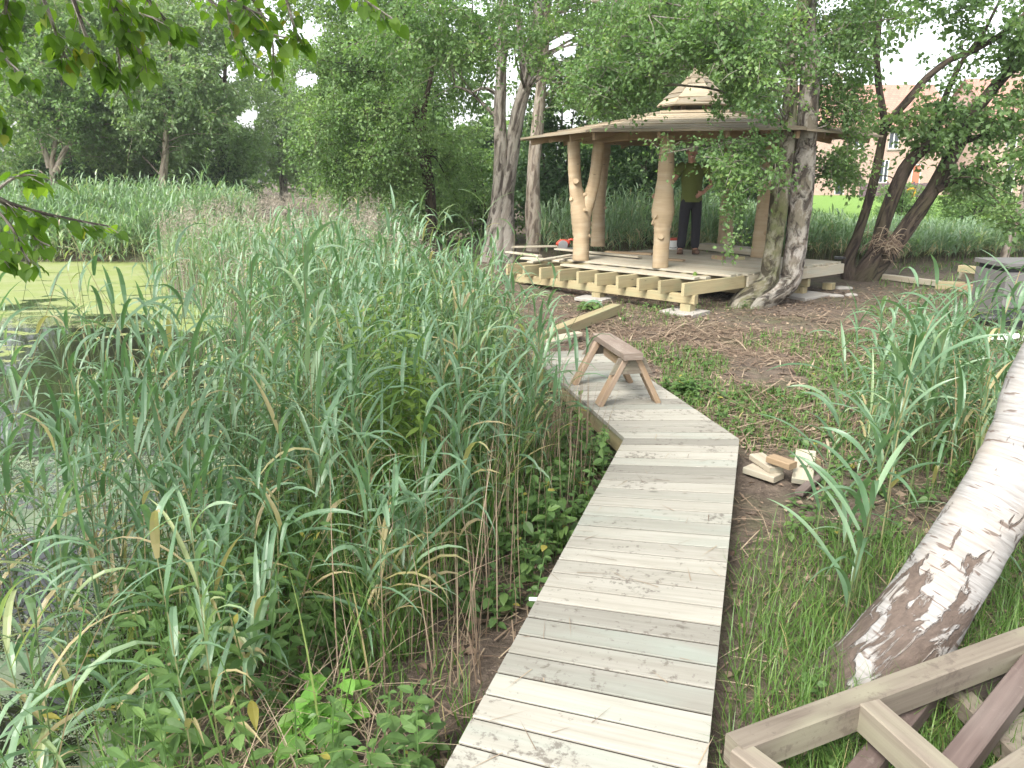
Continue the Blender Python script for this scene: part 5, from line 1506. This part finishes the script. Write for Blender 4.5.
# individual reeds on the right, standing clear of the bed
def reed_plant(p, H, lean_az, lean, nl, Lm, Wm, seed, label):
    rg = np.random.default_rng(seed)
    z = float(gz(p[0], p[1])); p = np.array([p[0], p[1], z])
    root = empty('reed', p, label, 'reed', 'tall single reeds right of the boardwalk')
    top = p + (math.cos(lean_az) * lean * H, math.sin(lean_az) * lean * H, H)
    mid = p + (math.cos(lean_az) * lean * H * .3, math.sin(lean_az) * lean * H * .3, H * .55)
    mb = MB(); tube(mb, [p + (0, 0, -.03), mid, top], [.0045, .004, .0022], 10, 6, 0, 0, rg, cap=False); mb.build('stalk', M['reed_stem'], root, p, smooth=True)
    ts = np.linspace(.25, 1, nl)
    Pc, _ = catmull([p, mid, top], [1, 1, 1], 60)
    a0 = rg.uniform(0, 6.28)
    for k, t in enumerate(ts):
        q = Pc[min(59, int(t * 59))]
        a = a0 + k * PI + rg.normal(0, .4)
        vx, vy = math.cos(a) * .5 - .25 * rg.random() , math.sin(a) * .5 - .25 * rg.random()
        a = math.atan2(vy, vx)
        mb = MB()
        strips(mb, q[None], np.array([a]), np.array([rg.normal(1.0, .18)]), np.array([Lm * rg.uniform(.7, 1.2)]), np.array([Wm * rg.uniform(.75, 1.2)]), np.array([abs(rg.normal(1.3, .45))]), 12,
               np.array([rg.uniform(.15, .8)]), 0, .16, 'reed', np.array([rg.normal(0, .5)]))
        mb.build('blade', M['reed_leaf'], root, p, smooth=True)


spots = [((853, 600), 1.12, 'reed nearest the birch trunk, tall with drooping blades'), ((878, 560), 1.15, 'tall reed just behind the white birch trunk'), ((838, 560), .95, 'reed with low sweeping blades beside the offcut heap'), ((905, 520), 1.05, 'reed standing close left of the birch at mid height'),
         ((925, 500), 1.15, 'upright reed between the birch and the grey chest'), ((890, 480), 1.0, 'reed of medium height in the middle of the right clump'), ((868, 520), 1.2, 'tallest reed, its blades crossing the soil behind'), ((950, 480), 1.05, 'reed rising behind the upper birch trunk'),
         ((970, 450), 1.3, 'reed in front of the black bag'), ((995, 440), 1.4, 'rightmost reed before the grey chest'), ((915, 455), .95, 'short reed at the back of the right clump'), ((945, 430), 1.2, 'hindmost reed below the stacked timbers'), ((842, 640), .75, 'short reed in the long grass left of the birch foot'), ((812, 560), .8, 'lone reed closest to the boardwalk bend'), ((875, 450), .9, 'thin reed left of the right clump'), ((985, 500), .95, 'reed half hidden by the upper birch trunk'),
         ((960, 420), .95, 'reed behind the clump with narrow blades'), ((1010, 410), 1.35, 'outermost reed at the right picture edge'), ((830, 610), .85, 'reed with a broad blade reaching to the boardwalk')]
for k, ((x, y), H, lab) in enumerate(spots):
    q = at(x, y, 0)
    sc = 1.0
    reed_plant(q, H * .95, rng.uniform(0, 6.28), .15, 11, .40, .024, 200 + k, lab)

# thinner reeds filling the clump behind them
mbr = MB()
B = scatter(rng, 300, 1.55, 4.4, 2.9, 6.0, lambda x, y: (x > 1.75 + .28 * (y - 3.0) + .12 * np.sin(5 * y)) & (rng.random(len(x)) < np.interp(fnoise(x, y, 1.6, 91), [-.5, .4], [.25, 1])))
H = rng.normal(.84, .22, len(B)) * np.interp(B[:, 1], [3, 4.4, 6], [1, 1, .85])
reeds(mbr, B, H, rng, 11, 8, .36, .021, .26, .04, windk=.25)
tag(mbr.build('reed_clump', [M['reed_leaf'], M['reed_stem']], None), kind='stuff')
# ------------------------------------------------------------------ house and fence beyond the lawn
def brick_mat():
    m, nt = mat_new('pinkish_brick'); n = N(nt)
    uv = n('ShaderNodeTexCoord').outputs['UV']
    b = n('ShaderNodeTexBrick', ins={'Vector': uv, 'Color1': (.33, .20, .155, 1), 'Color2': (.41, .26, .20, 1), 'Mortar': (.4, .35, .31, 1), 'Scale': 1.0, 'Mortar Size': .010, 'Brick Width': .225, 'Row Height': .075})
    n.out(principled(n, b.outputs['Color'], .9, spec=.2)); return m
def tile_mat():
    m, nt = mat_new('orange_roof_tiles'); n = N(nt)
    uv = n('ShaderNodeTexCoord').outputs['UV']
    b = n('ShaderNodeTexBrick', ins={'Vector': uv, 'Color1': (.38, .21, .155, 1), 'Color2': (.30, .165, .125, 1), 'Mortar': (.22, .14, .11, 1), 'Scale': 1.0, 'Mortar Size': .02, 'Brick Width': .3, 'Row Height': .28})
    n.out(principled(n, b.outputs['Color'], .85, n.bump(b.outputs['Fac'], .6, .03), spec=.2)); return m
M['brick'] = brick_mat(); M['tile'] = tile_mat()
M['glass'] = simple_mat('dark_window_glass', (.035, .045, .055), .06, 2, .2, .0, spec=.8)
M['door_red'] = simple_mat('terracotta_door', (.42, .14, .08), .5, 10, .1, .05)
M['fence_paint'] = simple_mat('dark_fence_paint', (.10, .065, .075), .8, 10, .2, .1)


def quad(mb, a, b, c, d, su=1, sv=1, mat=0):
    a, b, c, d = [np.asarray(p, float) for p in (a, b, c, d)]
    mb.add([a, b, c, d], [(0, 1, 2, 3)], [(0, 0), (np.linalg.norm(b - a), 0), (np.linalg.norm(b - a), np.linalg.norm(d - a)), (0, np.linalg.norm(d - a))], .5, mat)


YH = 58.0
def house(label, x0, x1, y0, eave, ridge, openings, seed):
    o0 = (x0, y0, 0)
    h = empty('brick_house', o0, label, 'house', 'brick houses beyond the lawn')
    dep = 8.0
    mb = MB()
    # front wall laid around its openings
    xs_ = sorted({x0, x1} | {v for o in openings for v in (o[1], o[2])}); zs = sorted({0, eave} | {v for o in openings for v in (o[3], o[4])})
    for i in range(len(xs_) - 1):
        for k in range(len(zs) - 1):
            cx, cz = (xs_[i] + xs_[i + 1]) / 2, (zs[k] + zs[k + 1]) / 2
            if any(o[1] < cx < o[2] and o[3] < cz < o[4] for o in openings): continue
            a, b_, c, d = (xs_[i], y0, zs[k]), (xs_[i + 1], y0, zs[k]), (xs_[i + 1], y0, zs[k + 1]), (xs_[i], y0, zs[k + 1])
            mb.add([a, b_, c, d], [(0, 1, 2, 3)], [(p[0], p[2]) for p in (a, b_, c, d)])
    quad(mb, (x1, y0, 0), (x1, y0 + dep, 0), (x1, y0 + dep, eave), (x1, y0, eave)); quad(mb, (x0, y0 + dep, 0), (x0, y0, 0), (x0, y0, eave), (x0, y0 + dep, eave)); quad(mb, (x1, y0 + dep, 0), (x0, y0 + dep, 0), (x0, y0 + dep, eave), (x1, y0 + dep, eave))
    ym = y0 + dep / 2
    for x in (x0, x1):
        mb.add([(x, y0, eave), (x, y0 + dep, eave), (x, ym, ridge)], [(0, 1, 2)], [(0, 0), (dep, 0), (dep / 2, ridge - eave)])
    mb.build('wall', M['brick'], h, o0)
    mb = MB(); e = .35
    for s in (-1, 1):
        ye = y0 - e if s < 0 else y0 + dep + e
        ze = eave - e * (ridge - eave) / (dep / 2)
        beam_pts = [(x0 - .2, ye, ze), (x1 + .2, ye, ze), (x1 + .2, ym, ridge), (x0 - .2, ym, ridge)]
        if s > 0: beam_pts = beam_pts[::-1]
        quad(mb, *[np.array(p) + (0, 0, .12) for p in beam_pts])
        quad(mb, *[np.array(p) - (0, 0, .02) for p in beam_pts[::-1]])
        a, b_ = (beam_pts[0], beam_pts[1]) if s < 0 else (beam_pts[3], beam_pts[2])
        quad(mb, np.array(a) - (0, 0, .02), np.array(b_) - (0, 0, .02), np.array(b_) + (0, 0, .12), np.array(a) + (0, 0, .12))
    rf = mb.build('roof', M['tile'], h, o0)
    mb = MB(); xc = x0 + (x1 - x0) * .3; beam(mb, (xc, ym, ridge - .6), (xc, ym, ridge + .9), .7, .5, up=(0, 1, 0)); mb.build('chimney', M['brick'], rf, o0)
    for kind, a, b_, z0, z1 in openings:
        mb = MB()
        if kind == 'window':
            for (p, q) in (((a, z0), (b_, z0)), ((a, z1), (b_, z1))): beam(mb, (p[0], y0 + .05, p[1]), (q[0], y0 + .05, q[1]), .08, .09)
            for x in (a, (a + b_) / 2, b_): beam(mb, (x, y0 + .052, z0), (x, y0 + .052, z1), .07, .08, up=(0, 1, 0))
            f = mb.build('window', M['white'], h, o0)
            mb = MB(); quad(mb, (a, y0 + .08, z0), (b_, y0 + .08, z0), (b_, y0 + .08, z1), (a, y0 + .08, z1)); mb.build('pane', M['glass'], f, o0)
            mb = MB(); beam(mb, (a - .1, y0 - .03, z0 - .08), (b_ + .1, y0 - .03, z0 - .08), .12, .08); mb.build('sill', M['concrete'], f, o0)
        else:
            for (p, q) in (((a, z1), (b_, z1)),): beam(mb, (p[0], y0 + .05, p[1]), (q[0], y0 + .05, q[1]), .1, .1)
            for x in (a, b_): beam(mb, (x, y0 + .052, z0), (x, y0 + .052, z1), .09, .1, up=(0, 1, 0))
            f = mb.build('door', M['white'], h, o0)
            mb = MB(); beam(mb, ((a + b_) / 2, y0 + .09, z0), ((a + b_) / 2, y0 + .09, z1), b_ - a - .1, .05, up=(0, 1, 0)); mb.build('door_leaf', M['door_red'] if kind == 'red_door' else M['glass'], f, o0)


def hx(px): return pt(px, 180, YH)[0]
house('pinkish brick house with orange tiled roof behind the leaning stems', hx(806), hx(946), YH, 5.0, 7.9,
      [('window', hx(879), hx(887), .9, 2.5), ('glass_door', hx(836), hx(845), .1, 2.2), ('glass_door', hx(900), hx(907), .1, 2.2), ('red_door', hx(911), hx(920), .1, 2.2), ('window', hx(884), hx(894), 3.3, 4.5), ('window', hx(850), hx(860), 3.3, 4.5), ('window', hx(925), hx(934), 3.3, 4.5)], 1)
house('right hand pinkish brick house half hidden by dark foliage', hx(960), hx(1120), YH - 3, 5.0, 8.0,
      [('window', hx(975), hx(985), 3.3, 4.5), ('window', hx(1000), hx(1012), 3.3, 4.5), ('window', hx(1000), hx(1012), .9, 2.3), ('glass_door', hx(980), hx(988), .1, 2.2)], 2)
x0, x1 = hx(838), hx(902)
fn = empty('garden_fence', (x0, YH - 4, 0), 'low dark garden fence at the top of the lawn before the house', 'fence')
mb = MB(); x = x0
while x < x1: beam(mb, (x, YH - 4, .05), (x, YH - 4, .95 + j(.02)), .14, .02, up=(0, 1, 0)); x += .152
mb.build('fence_panel', M['fence_paint'], fn, (x0, YH - 4, 0))
for x in np.arange(x0, x1 + .1, 1.8):
    mb = MB(); beam(mb, (x, YH - 3.93, -.1), (x, YH - 3.93, 1.05), .09, .09, up=(0, 1, 0)); mb.build('post', M['fence_paint'], fn, (x0, YH - 4, 0))
# sunflower by the leaning stems
p = np.array([pt(911, 205, 24)[0], 24.0, 0.]); hd = pt(911, 192, 24)
sf = empty('sunflower', p, 'single yellow sunflower glimpsed between the dark leaning stems', 'flower')
mb = MB(); tube(mb, [p, (p + hd) / 2, hd], [.015, .014, .012], 8, 6); mb.build('stalk', M['reed_stem'], sf, p)
mb = MB(); a = np.linspace(0, 6.28, 30, endpoint=False)
A = np.column_stack([np.cos(a), np.full(30, -.15), np.sin(a)]); leaf_quads(mb, hd + A * .06, A, np.tile((0, -1., 0), (30, 1)), .11, .04, .5)
M['petal'] = simple_mat('yellow_petal', (.65, .38, .02), .6, 10, .1, .0); mb.build('petals', M['petal'], sf, p)
mb = MB(); V, F = blob(hd + (0, -.02, 0), (.085, .03, .085), 1, amp=.02); mb.add(V, F); mb.build('disc', M['boots'], sf, p, smooth=True)

# ------------------------------------------------------------------ person
def skin_mesh(name, joints, edges, mat, parent, origin, sub=2, root=0):
    me = bpy.data.meshes.new(name)
    keys = list(joints); idx = {k: i for i, k in enumerate(keys)}
    me.from_pydata([tuple(np.asarray(joints[k][0]) - np.asarray(origin)) for k in keys], [(idx[a], idx[b]) for a, b in edges], [])
    o = bpy.data.objects.new(name, me); COL.objects.link(o); o.parent = parent
    mod = o.modifiers.new('Skin', 'SKIN'); mod.use_smooth_shade = True
    for i, k in enumerate(keys):
        r = joints[k][1]; me.skin_vertices[0].data[i].radius = r if isinstance(r, tuple) else (r, r)
        me.skin_vertices[0].data[i].use_root = (i == root)
    s = o.modifiers.new('Sub', 'SUBSURF'); s.levels = sub; s.render_levels = sub
    me.materials.append(mat)
    return o


po = at(688, 254, ZD + .003)
man = empty('person', po, 'standing person in green shirt and black trousers on the pavilion deck', 'person')
def q(x, y, z): return po + np.array([x, y, z])        # x right in the picture, y away from us
J = {'pelvis': (q(0, 0, .95), (.15, .11)), 'waist': (q(-.01, 0, 1.10), (.13, .085)), 'chest': (q(-.02, -.01, 1.32), (.14, .08)), 'neckb': (q(-.03, -.02, 1.475), .07), 'neck': (q(-.04, -.04, 1.54), .055), 'head': (q(-.05, -.07, 1.62), (.075, .085)), 'crown': (q(-.05, -.06, 1.71), (.07, .08)),
     'shl': (q(.17, -.01, 1.42), .06), 'ell': (q(.35, .02, 1.17), .042), 'wrl': (q(.17, -.12, 1.02), .032), 'hal': (q(.10, -.15, .99), .036),
     'shr': (q(-.20, -.02, 1.42), .06), 'elr': (q(-.36, -.10, 1.17), .042), 'wrr': (q(-.55, -.22, 1.02), .032), 'har': (q(-.62, -.26, .99), .036),
     'hil': (q(.09, 0, .90), .10), 'knl': (q(.10, -.03, .49), .062), 'anl': (q(.11, .02, .09), .042), 'tol': (q(.12, -.14, .04), .04),
     'hir': (q(-.09, 0, .90), .10), 'knr': (q(-.11, -.02, .49), .062), 'anr': (q(-.13, .02, .09), .042), 'tor': (q(-.17, -.12, .04), .04)}
Ed = [('pelvis', 'waist'), ('waist', 'chest'), ('chest', 'neckb'), ('neckb', 'neck'), ('neck', 'head'), ('head', 'crown'), ('chest', 'shl'), ('shl', 'ell'), ('ell', 'wrl'), ('wrl', 'hal'), ('chest', 'shr'), ('shr', 'elr'), ('elr', 'wrr'), ('wrr', 'har'),
      ('pelvis', 'hil'), ('hil', 'knl'), ('knl', 'anl'), ('anl', 'tol'), ('pelvis', 'hir'), ('hir', 'knr'), ('knr', 'anr'), ('anr', 'tor')]
for s, w, h0 in (('l', 'wrl', 'hal'), ('r', 'wrr', 'har')):
    d = unit(J[h0][0] - J[w][0]); side = unit(np.cross(d, (0, 0, 1.)))
    for f, (o_, ln, cu) in enumerate(((-.030, .075, .02), (-.010, .09, .02), (.010, .085, .025), (.030, .065, .03))):
        a = J[h0][0] + d * .02 + np.array([0, 0, -o_]) ; m_ = a + d * ln * .55 + (0, 0, -cu * .3) ; e_ = a + d * ln * .9 - side * cu * (1 if s == 'l' else -1)
        J[f'f{s}{f}a'] = (m_, .010); J[f'f{s}{f}b'] = (e_, .008); Ed += [(h0, f'f{s}{f}a'), (f'f{s}{f}a', f'f{s}{f}b')]
    J[f'th{s}'] = (J[h0][0] + (0, 0, .05) + d * .02, .011); J[f'th{s}b'] = (J[h0][0] + (0, 0, .065) + d * .045, .009); Ed += [(h0, f'th{s}'), (f'th{s}', f'th{s}b')]
body = skin_mesh('body', J, Ed, M['skin'], man, po)
mb = MB(); rows = [(0, .86, .172, .128), (0, .90, .176, .132), (-.005, 1.02, .168, .126), (-.01, 1.15, .17, .124), (-.015, 1.28, .186, .13), (-.02, 1.38, .188, .126), (-.025, 1.44, .15, .10), (-.03, 1.49, .075, .075)]
V = []; ns = 20
for cx, zz, rx, ry in rows:
    for s in range(ns):
        a = 2 * PI * s / ns; wr = 1 + .025 * math.sin(4 * a + zz * 17) * (1 if zz < 1.35 else .3)
        V.append(q(cx + rx * wr * math.cos(a), -.01 + ry * wr * math.sin(a), zz))
F = [(r * ns + s, r * ns + (s + 1) % ns, (r + 1) * ns + (s + 1) % ns, (r + 1) * ns + s) for r in range(len(rows) - 1) for s in range(ns)]
mb.add(V, F)
tube(mb, [q(.13, -.01, 1.42), q(.20, -.005, 1.39), q(.27, .005, 1.285)], [.085, .082, .072], 8, 12, .03)
tube(mb, [q(-.16, -.02, 1.42), q(-.23, -.035, 1.39), q(-.29, -.06, 1.285)], [.085, .082, .072], 8, 12, .03)
mb.build('green_shirt', M['shirt'], man, po, smooth=True)
T = {'w': (q(0, 0, 1.04), (.155, .115)), 'p': (q(0, 0, .90), (.165, .125)), 'hl': (q(.09, 0, .82), .108), 'kl': (q(.10, -.02, .49), .084), 'al': (q(.11, .01, .075), .078), 'hr': (q(-.09, 0, .82), .108), 'kr': (q(-.11, -.02, .49), .084), 'ar': (q(-.13, .01, .075), .078)}
skin_mesh('trousers', T, [('w', 'p'), ('p', 'hl'), ('hl', 'kl'), ('kl', 'al'), ('p', 'hr'), ('hr', 'kr'), ('kr', 'ar')], M['trousers'], man, po)
for s, a, t in (('l', 'anl', 'tol'), ('r', 'anr', 'tor')):
    A, Bq = J[a][0], J[t][0]
    skin_mesh('boot', {'a': (np.array([A[0], A[1], po[2] + .11]), .06), 'h': (np.array([A[0], A[1] + .02, po[2] + .05]), .052), 't': (Bq + (0, -.04, .008), (.052, .044))}, [('a', 'h'), ('h', 't')], M['boots'], man, po, root=1)
hc_ = q(-.05, -.05, 1.70)
mb = MB(); V, F = blob(hc_ + (0, .015, .015), (.095, .105, .095), 3, amp=.06)
k = (V[:, 2] < hc_[2] - .03) & (V[:, 1] < hc_[1])
V[k] = hc_ + (V[k] - hc_) * np.array([.75, .55, 1])
mb.add(V, F); mb.build('hair', M['hair'], man, po, smooth=True)
mb = MB(); fy = -.158
V, F = blob(q(-.05, -.152, 1.645), (.014, .022, .024), 1, amp=.02); mb.add(V, F); mb.build('nose', M['skin'], man, po, smooth=True)
mb = MB()
for s in (-1, 1):
    V, F = blob(q(-.05 + s * .030, -.140, 1.672), (.013, .008, .008), 1, amp=.0); mb.add(V, F)
mb.build('eyes', M['black'], man, po, smooth=True)
mb = MB(); V, F = blob(q(-.05, -.147, 1.60), (.024, .008, .007), 1, amp=.0); mb.add(V, F); mb.build('mouth', M['boots'], man, po, smooth=True)
mb = MB()
for s in (-1, 1):
    V, F = blob(q(-.05 + s * .082, -.06, 1.645), (.012, .022, .032), 1, amp=.0); mb.add(V, F)
mb.build('ears', M['skin'], man, po, smooth=True)

# ------------------------------------------------------------------ light
w = bpy.data.worlds.new('World'); scene.world = w; w.use_nodes = True
nt = w.node_tree; nt.nodes.clear(); n = N(nt)
SUN_EL, SUN_ROT = math.radians(48), math.radians(215)
sky = n('ShaderNodeTexSky', sky_type='NISHITA', sun_disc=False)
sky.sun_elevation = SUN_EL; sky.sun_rotation = SUN_ROT; sky.air_density = 1.0; sky.dust_density = 3.0
hs = n('ShaderNodeHueSaturation', ins={'Saturation': .25, 'Color': sky.outputs[0]})
bg = n('ShaderNodeBackground', ins={'Color': hs.outputs[0], 'Strength': .15})
wo = nt.nodes.new('ShaderNodeOutputWorld'); nt.links.new(bg.outputs[0], wo.inputs[0])
sd = bpy.data.lights.new('sun', 'SUN'); sd.energy = 1.8; sd.angle = math.radians(24); sd.color = (1, .96, .90)
so = bpy.data.objects.new('sun', sd); COL.objects.link(so)
# sun_rotation is measured clockwise from +Y
dirv = Vector((math.sin(SUN_ROT) * math.cos(SUN_EL), math.cos(SUN_ROT) * math.cos(SUN_EL), math.sin(SUN_EL)))
so.rotation_euler = dirv.to_track_quat('Z', 'Y').to_euler()
so.location = dirv * 30

vs = scene.view_settings
vs.view_transform = 'Standard'; vs.look = 'None'; vs.gamma = 1; vs.use_curve_mapping = False
vs.exposure = 1.72
scene.render.engine = 'CYCLES'
cy = scene.cycles
cy.max_bounces = 7; cy.diffuse_bounces = 4; cy.glossy_bounces = 3; cy.transmission_bounces = 4; cy.transparent_max_bounces = 4
cy.use_denoising = True; cy.denoiser = 'OPENIMAGEDENOISE'; cy.sample_clamp_indirect = 6
cy.caustics_reflective = False; cy.caustics_refractive = False

m, nt2 = mat_new('veil_haze'); n2 = N(nt2)
vol = n2('ShaderNodeVolumePrincipled', ins={'Color': (.93, .96, 1, 1), 'Density': .0009, 'Anisotropy': .2})  # thin haze added to lift the far trees with a pale lens veil
mo = nt2.nodes.new('ShaderNodeOutputMaterial'); nt2.links.new(vol.outputs[0], mo.inputs['Volume'])
mb = MB(); V = [(x, y, z) for z in (-2, 14) for (x, y) in ((-128, -68), (128, -68), (128, 128), (-128, 128))]
mb.add(V, [(3, 2, 1, 0), (4, 5, 6, 7), (0, 1, 5, 4), (1, 2, 6, 5), (2, 3, 7, 6), (3, 0, 4, 7)])
tag(mb.build('haze', m), kind='stuff')
scene.cycles.volume_bounces = 0
